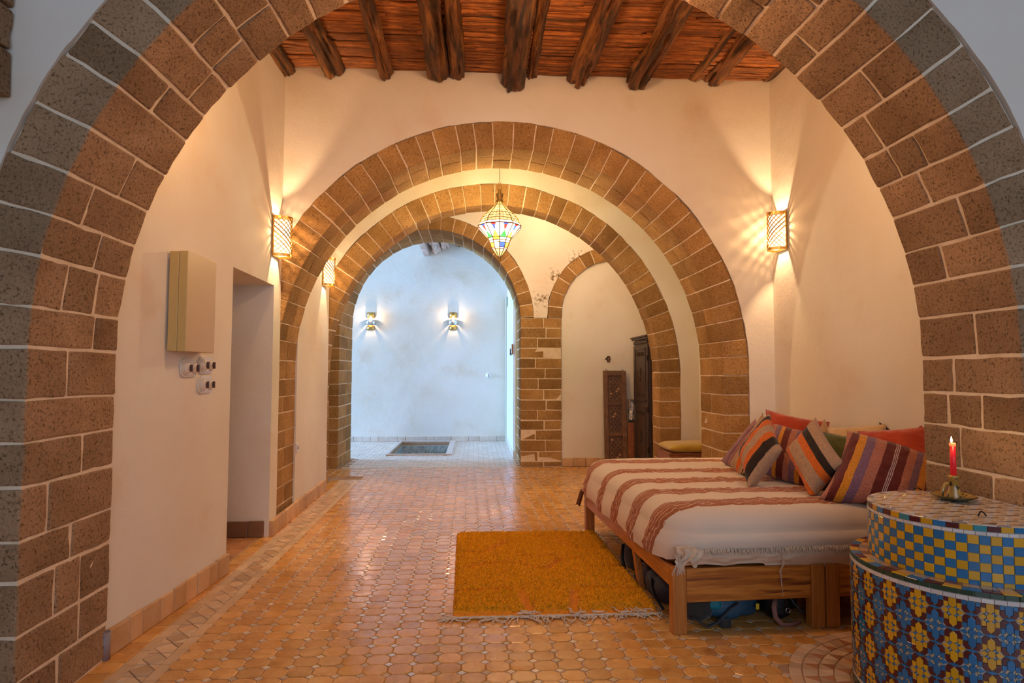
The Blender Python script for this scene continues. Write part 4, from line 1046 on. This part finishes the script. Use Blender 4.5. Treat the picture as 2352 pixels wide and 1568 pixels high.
iu = rng.integers(2, nu-3, N_T); iv = rng.integers(12, nv_-3, N_T); b_ = HV[iv, iu]+rng.uniform(-.0035, .0035, (N_T, 3))*[1, 1, .2]
dd = dist[iv, iu]; keep = dd > .025; b_ = b_[keep]; N_T = len(b_); dd = dd[keep]
ln = rng.uniform(.010, .019, N_T)*np.clip(dd/.04, .35, 1); ang = rng.uniform(0, 2*PI, N_T); tip = b_+np.c_[rng.normal(0, .006, N_T), rng.normal(-.007, .006, N_T), ln*.75]
w_ = rng.uniform(.0028, .0046, N_T); base = b_-[0, 0, .004]
TV = np.empty((N_T, 4, 3))
for k in range(3): TV[:, k] = base+np.c_[np.cos(ang+k*2.094)*w_*1.5, np.sin(ang+k*2.094)*w_, np.zeros(N_T)]
TV[:, 3] = tip; ti = np.arange(N_T)[:, None]*4
TF = np.concatenate([ti+[0, 1, 3], ti+[1, 2, 3], ti+[2, 0, 3]])
mk('tufts', (TV.reshape(-1, 3), TF.tolist()), M_tuft, rug, True, kind='stuff')
fr = []
def frstrand(base, ang, l, amp):
    pts = []; n = 9; a = ang
    p = np.array([base[0], base[1], .010])
    for i in range(n):
        pts.append(p.copy()); a += random.uniform(-amp, amp); p = p+np.array([math.cos(a), math.sin(a), 0])*l/n; p[2] = .006+.006*random.random()
    return tube(pts, .0036, 5)
for i in range(95):
    u = random.random(); b = RC[0]*(1-u)+RC[1]*u; fr.append(frstrand((b[0], b[1]+.012), -PI/2+random.uniform(-1.3, 1.3), random.uniform(.04, .13), .75))
for i in range(10): fr.append(frstrand((RC[0][0]+.02, RC[0][1]), PI+random.uniform(-.35, .35), random.uniform(.06, .13), .4))
for i in range(26):    # loops thrown back on the pile
    u = random.choice([.38, .62, .85, .9])+random.uniform(-.08, .08); b = RC[0]*(1-u)+RC[1]*u; q = frstrand((b[0], b[1]), random.uniform(.3, 2.8), random.uniform(.05, .11), .8); q[0][:, 2] += .016; fr.append(q)
P = [(RC[0]*(1-u)+RC[1]*u)+np.array([0, .004*math.sin(u*140), .012]) for u in np.linspace(0, 1, 90)]
fr.append(tube(P, .006, 6))
mk('front_fringe', join(*fr), M_fringe, rug, kind='stuff')
fr = []
for i in range(16): fr.append(frstrand((RC[2][0]-.01-random.random()*.08, RC[2][1]), PI/2+random.uniform(-1, 1), .06, .7))
mk('back_fringe', join(*fr), M_fringe, rug, kind='stuff')

# ------------------------------------------------------------------ drum covered with cut glazed tiles
DC = (PC[0], PC[1]); R1, Z1, R2, Z2 = .405, .548, .335, .762
drum = empty('tiled_drum', (DC[0], DC[1], 0), 'two-tier round drum covered with blue, yellow and maroon mosaic tiles', 'plinth')
CUTX = 2.218
def disc(R, z0, z1, n=96):
    pts = []
    for k in range(n):
        a = 2*PI*k/n; x = DC[0]+R*math.cos(a); y = DC[1]+R*math.sin(a); pts.append((min(x, CUTX), y))
    return prism(pts, 'z', z0, z1)
mk('lower_tier', disc(R1-.004, 0, Z1-.004), M_zgrout, drum); mk('upper_tier', disc(R2-.004, Z1-.004, Z2-.003), M_zgrout, drum)
def cyl(u, v, R, o=0.):     # u: length round the drum, v: height
    a = u/R; return (DC[0]+(R+o)*math.cos(a), DC[1]+(R+o)*math.sin(a), v)
def ztile(poly, R, th=.0035):
    n = len(poly); c = np.mean(poly, 0); tl = random.uniform(-.0006, .0006)
    V = [cyl(u, v, R, -.004) for u, v in poly]+[cyl(c[0]+(u-c[0])*.99, c[1]+(v-c[1])*.99, R, -.0008) for u, v in poly]+[cyl(c[0]+(u-c[0])*.90, c[1]+(v-c[1])*.92, R, tl) for u, v in poly]
    area_ = abs(sum(poly[i][0]*poly[(i+1) % n][1]-poly[(i+1) % n][0]*poly[i][1] for i in range(n)))/2
    return V, [[k*n+i, k*n+(i+1) % n, k*n+n+(i+1) % n, k*n+n+i] for k in (0, 1) for i in range(n)]+[[2*n+i for i in range(n)]], area_
def visible_u(u, R): 
    a = u/R; x, y = DC[0]+R*math.cos(a), DC[1]+R*math.sin(a)
    return x < CUTX-.005
def facing(u, R): a = u/R; n_ = np.array([math.cos(a), math.sin(a)]); p = np.array(DC)+n_*R; return n_@(-p)/np.linalg.norm(p) > -.12
pieces = {}
def put(kind, color, poly, R):
    uc = np.mean([p[0] for p in poly])
    if not visible_u(uc, R): return
    pieces.setdefault((kind, color), []).append((ztile(poly, R), facing(uc, R)))
def rect(u0, u1, v0, v1): return [(u0, v0), (u1, v0), (u1, v1), (u0, v1)]
CW, CH = 2*PI*R1/48, .1235
def clipv(poly, lo, hi):
    def side(P_, f, val):
        out = []
        for i in range(len(P_)):
            a, b = P_[i-1], P_[i]; ia, ib = f(a[1], val), f(b[1], val)
            if ia != ib: t = (val-a[1])/(b[1]-a[1]); out.append((a[0]+(b[0]-a[0])*t, val))
            if ib: out.append(b)
        return out
    poly = side(poly, lambda v, q: v >= q, lo)
    return side(poly, lambda v, q: v <= q, hi) if len(poly) > 2 else []
VB, VT = .055, Z1-.040
def sput(kind, color, poly):
    p = clipv(poly, VB, VT)
    if len(p) > 2: put(kind, color, p, R1)
for c in range(48):
    u0 = c*CW; yel = c % 2 == 0; off = 0 if yel else CH/2; main = 'yellow' if yel else 'blue'; kc = 'yellow' if yel else 'blue'; acc = 'blue' if yel else 'cream'
    for r in range(-1, 6):
        v0 = VT-.045-r*CH-off
        if v0 > VT+.07 or v0 < VB-.08: continue
        T = lambda P_: [(u0+x*CW/.0605, v0+y) for x, y in P_]
        g = .0006
        oc = [((.0140 if k % 2 else .0108)*math.cos(k*PI/8), (.0140 if k % 2 else .0108)*math.sin(k*PI/8)) for k in range(16)]
        sput('star_heart', main, T(oc))
        for s_ in (1, -1):
            sput('hexagon_tile', main, T([(.0128, s_*.0195), (.0128, s_*.0435), (0, s_*.0535), (-.0128, s_*.0435), (-.0128, s_*.0195), (0, s_*.0112)][::s_]))
            sput('kite_tile', kc if yel else main, T([(s_*.0125, 0), (s_*.0212, -.0092), (s_*.0395, 0), (s_*.0212, .0092)][::s_]))
            for q_ in (1, -1):
                sput('square_tile', kc if yel else main, T([(s_*.0150, q_*.0142), (s_*.0282, q_*.0108), (s_*.0294, q_*.0305), (s_*.0140, q_*.0310)][::s_*q_]))
                sput('bracket_tile', 'maroon', T([(s_*.0133, q_*.0320), (s_*.0292, q_*.0320), (s_*.0292, q_*.0490), (s_*.0205, q_*.0595), (s_*.0015, q_*.0555), (s_*.0133, q_*.0440)][::s_*q_]))
                sput('star_point', acc, T([(s_*.0128, q_*.0030), (s_*.0215, q_*.0105), (s_*.0150, q_*.0128)][::s_*q_]))
                sput('star_point', acc, T([(s_*.0035, q_*.0122), (s_*.0135, q_*.0145), (s_*.0132, q_*.0200)][::-s_*q_]))
        sput('rhomb_tile', 'blue', T([(.0200, CH/2), (0, CH/2+.0055), (-.0200, CH/2), (0, CH/2-.0055)]))
# bands
def ringrow(kind, R, v0, v1, n, cols):
    L = 2*PI*R/n
    for i in range(n): put(kind, cols[i % len(cols)], rect(i*L+.0006, (i+1)*L-.0006, v0+.0006, v1-.0006), R)
ringrow('green_edge_tile', R1, Z1-.022, Z1-.003, 60, ['green']); ringrow('white_edge_tile', R1, Z1-.039, Z1-.023, 70, ['white'])
ringrow('white_edge_tile', R1, .040, .054, 70, ['white']); ringrow('green_edge_tile', R1, .0, .039, 50, ['green'])
ringrow('white_edge_tile', R2, Z2-.038, Z2-.025, 64, ['white']); ringrow('rim_tile', R2, Z2-.024, Z2-.003, 52, ['yellow', 'blue', 'maroon', 'yellow', 'teal', 'maroon'])
nck = 62; rowh = (Z2-.039-Z1)/5.5
for r in range(6):
    v0 = Z1-.5*rowh+r*rowh
    for i in range(nck):
        L = 2*PI*R2/nck; put('checker_tile', 'yellow' if (i+r) % 2 else 'blue', rect(i*L+.0007, (i+1)*L-.0007, max(Z1, v0+.0007), v0+rowh-.0007), R2)
def flat(poly, z):
    poly = np.array(poly); c = poly.mean(0); n = len(poly); tl = random.uniform(-.0005, .0005); V = []
    for s_, zz in ((1., z-.004), (.985, z-.0008), (.92, z+tl)):
        for p in poly: q = c+(p-c)*s_; V.append((q[0], q[1], zz))
    return V, [[k*n+i, k*n+(i+1) % n, k*n+n+(i+1) % n, k*n+n+i] for k in (0, 1) for i in range(n)]+[[2*n+i for i in range(n)]], 1.
# ledge of the lower tier and rim of the top, in coloured pieces laid radially
def radial(kind, ra, rb, n, cols, z):
    for i in range(n):
        a0, a1 = 2*PI*(i+.02)/n, 2*PI*(i+.98)/n; am = (a0+a1)/2
        if DC[0]+rb*math.cos(am) > CUTX-.01: continue
        q = [(DC[0]+r*math.cos(a), DC[1]+r*math.sin(a)) for r, a in ((ra, a0), (rb, a0), (rb, a1), (ra, a1))]
        pieces.setdefault((kind, cols[i % len(cols)]), []).append((flat(q, z), facing(am*R1, R1)))
radial('ledge_tile', R2+.001, (R1+R2)/2, 44, ['tan', 'grey', 'tan', 'brown'], Z1); radial('ledge_tile', (R1+R2)/2+.001, R1-.001, 44, ['yellow', 'blue', 'maroon'], Z1)
radial('rim_tile', R2-.020, R2-.001, 48, ['grey', 'beige', 'white'], Z2)
# the top: small oblong pieces in a stepped pattern
rt = R2-.024; tw, th_ = .0265, .0135
topl = []
for j in range(-26, 27):
    for i in range(-14, 15):
        x = DC[0]+i*tw+(j % 2)*tw/2; y = DC[1]+j*th_
        if np.hypot(x-DC[0], y-DC[1]) > rt-.008 or x > CUTX-.02: continue
        cl = ['brown', 'beige', 'beige', 'tan', 'beige', 'grey', 'beige', 'brown', 'tan'][(i*2+j*5) % 9]
        if j % 2: cl = 'beige' if (i+j) % 3 else 'white'
        topl.append(((flat([(x-tw/2+.0006, y-th_/2+.0005), (x+tw/2-.0006, y-th_/2+.0005), (x+tw/2-.0006, y+th_/2-.0005), (x-tw/2+.0006, y+th_/2-.0005)], Z2)), cl))
kinds = {}
for (kd, cl), L in pieces.items():
    for q, fc_ in L: kinds.setdefault(kd, []).append((q, cl, fc_))
ZN = {'star_heart', 'hexagon_tile', 'kite_tile', 'square_tile', 'bracket_tile', 'rhomb_tile', 'checker_tile', 'green_edge_tile', 'white_edge_tile', 'ledge_tile', 'rim_tile'}
for kd, L in kinds.items():
    vis = [q for q in L if q[2]] if kd in ZN else []; rest = [q for q in L if not q[2]] if kd in ZN else L
    vis.sort(key=lambda q: np.mean([v[1] for v in q[0][0]])); rest += vis[180:]; vis = vis[:180]
    for q, cl, _ in vis: mk(kd, q[:2], M_z[cl], drum)
    bycl = {}
    for q, cl, _ in rest: bycl.setdefault(cl, []).append(q[:2])
    if bycl:
        cls = list(bycl); vf = join(*[setm(join(*bycl[c]), i) for i, c in enumerate(cls)])
        mk(kd+'s', vf, [M_z[c] for c in cls], drum, kind='stuff')
topl.sort(key=lambda q: q[0][0][0][1])
for q, cl in topl[:220]: mk('oblong_tile', q[:2], M_z[cl], drum)
for cl in set(c for _, c in topl[220:]): mk('oblong_tiles', join(*[q[:2] for q, c in topl[220:] if c == cl]), M_z[cl], drum, kind='stuff')
mk('handle', tube([(1.905+dx_, 2.22-.3*abs(dx_), Z2+.002+.016*math.cos(dx_/.016*PI/2)) for dx_ in np.linspace(-.016, .016, 8)], .0028, 6), M_iron, drum, True)
mk('handle', tube([PZ(2107, 1127, Z2)+np.array([dx_, 0, .004+.010*math.cos(dx_/.020*PI/2)]) for dx_ in np.linspace(-.020, .020, 8)], .0028, 6), M_iron, drum, True)

# candlestick and candle
cc = PZ(2192, 1149, Z2); cs = np.linalg.norm(cc-EYE)/1400*1.0
ch = empty('candlestick', tuple(cc), 'glazed ochre ceramic candlestick with a ring handle on the tiled drum', 'candlestick')
k_ = .00185
mk('dish', lathe([(0, 0), (.040, 0), (.046, .003), (.060, .012), (.080, .018), (.083, .022), (.080, .024), (.050, .016), (.030, .014), (0, .014)], tuple(cc), 36), [M_glazed], ch, True)
mk('dish_glaze', lathe([(.079, .0245), (.055, .0185), (.034, .0165), (.030, .0170)], tuple(cc), 36), M_glaze, ch, True)
mk('stem', lathe([(.030, .014), (.028, .022), (.021, .050), (.0165, .066), (.018, .070), (.0175, .090), (.0205, .096), (.0205, .106), (.0120, .106)], tuple(cc), 30), M_glaze, ch, True)
hd = np.array([-1., -.15, 0]); hd /= np.linalg.norm(hd)
mk('ring_handle', tube([cc+hd*a+np.array([0, 0, b]) for a, b in ((.016, .064), (.028, .074), (.044, .072), (.055, .055), (.058, .038), (.062, .020))], [.004, .0055, .006, .006, .006, .005], 10), M_glaze, ch, True)
cd = empty('candle', (cc[0], cc[1], cc[2]+.09), 'lit red taper candle standing in the ceramic candlestick', 'candle')
lean = -.012
mk('wax', lathe([(0, .085), (.0118, .085), (.0112, .16), (.0105, .232), (0, .230)], tuple(cc), 18), M_wax, cd, True)
mk('molten_tip', lathe([(.0106, .228), (.0120, .234), (.0118, .241), (.009, .243), (0, .238)], tuple(cc), 18), M_waxtop, cd, True)
mk('wick', tube([cc+np.array([-.002, 0, .236]), cc+np.array([-.004, 0, .246])], .0009, 5), M_iron, cd)
mk('flame', lathe([(0, .243), (.0035, .248), (.0042, .254), (.0025, .262), (.0003, .270)], (cc[0]-.004, cc[1], cc[2]), 12), M_flame, cd, True)
point('candle_light', (cc[0]-.004, cc[1]-.02, cc[2]+.275), .28, (1., .62, .28), .01)

# ------------------------------------------------------------------ bags under the bed
def blob(c, r, seed, lump=.16, n=28, m=18, flat_=0.):
    def f(u, v):
        a = 2*PI*u; b = PI*(v-.5); d_ = 1+lump*mn.noise(Vector((math.cos(a)*1.6+seed, math.sin(a)*1.6, v*3)))+lump*.5*mn.noise(Vector((math.cos(a)*4+seed, math.sin(a)*4, v*7)))
        cb = math.copysign(abs(math.cos(b))**.6, math.cos(b)); return (c[0]+r[0]*d_*cb*math.cos(a), c[1]+r[1]*d_*cb*math.sin(a), max(.004, c[2]+r[2]*d_*math.copysign(abs(math.sin(b))**.7, math.sin(b))))
    return grid(n, m, f, True)
bg = empty('backpack', bl(.34, .25, 0), 'blue backpack lying under the near end of the bed', 'bag')
mk('body', blob(bl(.345, .22, .095), (.190, .14, .088), 1.), M_bluebag, bg, True)
mk('pocket', blob(bl(.17, .12, .085), (.075, .06, .06), 4., .2), M_charcoal, bg, True)
mk('side_panel', blob(bl(.26, .11, .115), (.045, .03, .04), 6., .1), M_teal, bg, True)
mk('strap', tube([bl(.12, .06, .06), bl(.20, .05, .012), bl(.26, .06, .03), bl(.33, .07, .09), bl(.37, .06, .12)], .011, 8, flat=.4), M_greybag, bg, True)
mk('buckle', box(0, .05, 0, .03, .005, .045, .004, fn=lambda p: bl(.27+p[0], .035+p[1], p[2])), M_charcoal, bg)
mk('tag', box(0, .018, 0, .006, .075, .105, .003, fn=lambda p: bl(.475+p[0], .08+p[1], p[2])), M_yellowtag, bg)
bg2 = empty('shoulder_bag', bl(.62, .2, 0), 'black shoulder bag with a dusty rose strap under the bed', 'bag')
mk('body', blob(bl(.63, .20, .08), (.085, .12, .075), 9.), M_blackbag, bg2, True)
mk('strap', tube([bl(.575, .07, .135), bl(.552, .045, .10), bl(.555, .035, .05), bl(.585, .03, .015), bl(.64, .035, .008), bl(.70, .05, .018)], .013, 8, flat=.35), M_strap, bg2, True)
mk('ring', tube([bl(.635+.012*math.cos(a), .055, .075+.012*math.sin(a)) for a in np.linspace(0, 2*PI, 14)[:-1]], .0025, 6, closed=True), M_chrome, bg2, True)
bg3 = empty('sports_bag', bl(.71, .15, 0), 'black bag with grey piping beside the right leg of the bed base', 'bag')
mk('body', blob(bl(.755, .36, .08), (.045, .18, .075), 12.), M_blackbag, bg3, True)
mk('trim_strap', tube([bl(.665, .09, .13), bl(.69, .085, .095), bl(.715, .08, .065), bl(.74, .08, .055)], .006, 6), M_greybag, bg3, True)
bg4 = empty('rucksack', bl(.09, .45, 0), 'grey rucksack pushed under the left side rail of the bed', 'bag')
mk('body', blob(bl(.125, .50, .07), (.085, .15, .075), 15.), M_greybag, bg4, True)
mk('strap', tube([bl(.04, .25, .03), bl(.02, .32, .07), bl(.03, .40, .10), bl(.06, .48, .12)], .010, 8, flat=.4), M_blackbag, bg4, True)
shs = empty('shoe', bl(.05, .75, 0), 'pale pink and black shoe under the left side rail of the bed', 'shoe')
mk('upper', blob(bl(.11, .79, .055), (.050, .10, .045), 19., .12), mat('dusty_pink_canvas', (.32, .19, .15), None, rough=.8), shs, True)
mk('sole', blob(bl(.11, .79, .014), (.055, .105, .014), 19., .05), M_blackbag, shs, True)
bg5 = empty('cloth_bundle', bl(.08, 1.05, 0), 'dark cloth bundle under the middle of the left side rail', 'bundle')
mk('body', blob(bl(.13, 1.06, .085), (.07, .12, .09), 23.), M_charcoal, bg5, True)
mk('tie', tube([bl(.035, .95, .02), bl(.03, .99, .09), bl(.05, 1.03, .16)], .012, 8, flat=.5), M_blackbag, bg5, True)

# ------------------------------------------------------------------ cupboard, carved panel, stool and the rest in the bay beyond
cb = empty('cupboard', (2.15, 7.85, 0), 'tall narrow dark carved cupboard partly behind the third arch', 'cupboard')
CX, CY0, CY1, CZ = 2.150, 7.50, 8.22, 1.775
mk('carcass', box(CX+.012, 2.585, CY0, CY1, .02, CZ-.045, .004), M_darkwood, cb)
mk('cornice', join(box(CX-.040, 2.60-.01, CY0-.03, CY1+.03, CZ-.022, CZ, .005), box(CX-.022, 2.58, CY0-.016, CY1+.016, CZ-.048, CZ-.022, .005)), M_darkwood, cb)
dr_ = mk('door', box(CX-.006, CX+.012, CY0+.02, CY1-.02, .06, CZ-.12, .003), M_darkwood, cb)
for (za, zb) in ((.10, .86), (.93, 1.62)):
    y0, y1 = CY0+.11, CY1-.11
    for (a, b, c_, d_) in ((y0, y1, za, za+.022), (y0, y1, zb-.022, zb), (y0, y0+.022, za, zb), (y1-.022, y1, za, zb)):
        mk('moulding', box(CX-.016, CX-.004, a, b, c_, d_, .003), M_darkwood, dr_)
    L = []
    for ang in np.linspace(0, 2*PI, 9)[:-1]:
        zc_, yc_ = (za+zb)/2, (y0+y1)/2; L.append(tube([(CX-.009, yc_, zc_), (CX-.012, yc_+.045*math.cos(ang), zc_+.09*math.sin(ang))], .006, 5))
    for zz in (za+.08, zb-.08):
        for k in range(5):
            L.append(tube([(CX-.009, (y0+y1)/2+(k-2)*.07+.025*math.cos(t), zz+.025*math.sin(t)) for t in np.linspace(0, 2*PI, 10)[:-1]], .004, 4, closed=True))
    mk('carving', join(*L), M_darkwood, dr_, True, kind='stuff')
mk('frieze', join(*[box(CX-.010, CX+.004, CY0+.03+k*.035, CY0+.055+k*.035, CZ-.10, CZ-.065, .003) for k in range(19)]), M_darkwood, cb, kind='stuff')
for zz in (.30, .80, 1.45): mk('hinge', box(CX-.014, CX+.0, CY0+.012, CY0+.030, zz, zz+.07, .002), M_iron, dr_)
mk('latch', box(CX-.030, CX-.004, CY1-.10, CY1-.06, .885, .900, .003), M_iron, dr_)

pn = empty('inlaid_screen', (1.91, 8.4, 0), 'tall carved and inlaid wooden screen leaning beside the dark cupboard', 'screen')
X0, X1, H = 1.768, 2.088, 1.325
def lean_(p): return (p[0], 8.33+p[1]+.10*(p[2]/H)*.9, p[2])
def pbox(x0, x1, y0, y1, z0, z1, bev=.004): return box(x0, x1, y0, y1, z0, z1, bev, fn=lean_)
mk('backboard', pbox(X0+.01, X1-.01, .0, .012, .01, H-.01), M_panelwood, pn)
for (a, b) in ((X0, X0+.062), (X1-.062, X1)): mk('stile', pbox(a, b, -.022, .012, 0, H), M_panelwood, pn)
zr = [0., .035, .44, .475, .86, .895, 1.255, H]
for a, b in ((0., .05), (.425, .47), (.845, .89), (1.255, H)): mk('rail', pbox(X0+.062, X1-.062, -.020, .012, a, b), M_panelwood, pn)
for k, (a, b) in enumerate(((.05, .425), (.47, .845), (.89, 1.255))):
    mk('inlay_field', pbox(X0+.085, X1-.085, -.006, .0, a+.022, b-.022, .003), M_panelwood, pn)
    L = []; 
    for r in range(9):
        for c in range(3 if r % 2 == 0 else 2):
            x = (X0+X1)/2+(c-(1 if r % 2 == 0 else .5))*.052; z = a+.05+r*(b-a-.10)/8
            V_ = [lean_((x+rr_*math.cos(t), -.007-q, z+rr_*math.sin(t))) for rr_, q in ((.013, 0), (.010, .004), (.004, .005)) for t in np.linspace(0, 2*PI, 9)[:-1]]
            big = (r*3+c*5+k) % 8 == 0
            vf = (V_, [[i*8+j, i*8+(j+1) % 8, i*8+8+(j+1) % 8, i*8+8+j] for i in (0, 1) for j in range(8)]+[[16+j for j in range(8)]])
            mk('stud', vf, M_bead if big else M_beadd, pn)
for x in (X0+.045, X1-.045): mk('hanging_ring', tube([lean_((x+.011*math.cos(t), -.005, H+.010+.011*math.sin(t))) for t in np.linspace(0, 2*PI, 12)[:-1]], .0022, 5, closed=True), M_iron, pn)

ps = empty('wooden_post', (2.10, 8.27, 0), 'plain brown board standing between the carved panel and the cupboard', 'board')
c0 = PY(1448, 1000, 8.30)
mk('board_face', box(c0[0]-.035, c0[0]+.05, 8.235, 8.30, 0, .62, .005), M_boxwood, ps)
fo = empty('foil_parcel', (c0[0]-.0, 8.27, .64), 'crumpled silver foil parcel on the board beside the cupboard', 'parcel')
mk('wrapping', hexa(box8(c0[0]-.030, c0[0]+.042, 8.235, 8.295, .655, .93), .01, 4, .022, 22., 3.), M_foil, fo)
mk('tray', box(c0[0]-.04, c0[0]+.052, 8.232, 8.303, .622, .654, .005), M_charcoal, fo)
hc = PY(1396, 825, 8.476)
hk = empty('wall_niche', (hc[0], 8.48, hc[2]), 'small broken hole in the plaster above the carved panel', 'hole')
hp = [(hc[0]-.055, hc[2]+.0), (hc[0]-.03, hc[2]+.02), (hc[0]-.005, hc[2]+.052), (hc[0]+.035, hc[2]+.048), (hc[0]+.045, hc[2]-.0), (hc[0]+.03, hc[2]-.05), (hc[0]-.01, hc[2]-.045), (hc[0]-.02, hc[2]-.01)]
mk('hollow', prism(hp, 'y', 8.4765, 8.4795), M_dark, hk); mk('lip', tube([(x, 8.476, z) for x, z in hp], .006, 5, closed=True), M_plaster, hk); mk('stone_inside', hexa(box8(hc[0]-.002, hc[0]+.028, 8.470, 8.4795, hc[2]-.042, hc[2]+.036), .006, 2, .006, 30., 1.), M_panelwood, hk)

st = empty('carved_stool', (2.28, 6.5, 0), 'low reddish wooden seat box with scalloped side beyond the second arch', 'stool')
sx0, sx1, sy0, sy1, sz = 2.00, 2.56, 6.20, 6.62, .455
mk('box_front', box(sx0+.012, sx1, sy0, sy0+.025, .10, sz, .004), M_boxwood, st)
mk('box_back', box(sx0+.012, sx1, sy1-.025, sy1, .10, sz, .004), M_boxwood, st)
pl = [(sy0+.001, 0), (sy0+.04, 0), (sy0+.05, .20), (sy0+.08, .30), (sy0+.12, .33), (sy0+.15, .38), (sy0+.21, .40), (sy0+.27, .38), (sy0+.30, .33), (sy0+.34, .30), (sy0+.37, .20), (sy0+.38, 0), (sy1-.001, 0), (sy1-.001, sz), (sy0+.001, sz)]
mk('scalloped_side', prism(pl, 'x', sx0-.010, sx0+.012), M_boxwood, st); mk('scalloped_side', prism(pl, 'x', sx1, sx1+.02), M_boxwood, st)
mk('lid', box(sx0-.018, sx1+.025, sy0-.012, sy1+.012, sz, sz+.018, .005), M_boxwood, st)
cushion((sx0-.01, sy0-.02, sz+.062), (sx1+.02, sy0-.02, sz+.062), (sx0-.01, sy1+.01, sz+.062), .10, M_mustard, 'mustard yellow seat pad on the carved stool', name='seat_cushion', round_=5, n=22, group='seat pads', pinch=.03, wall=False)
print('objects', len(bpy.data.objects))
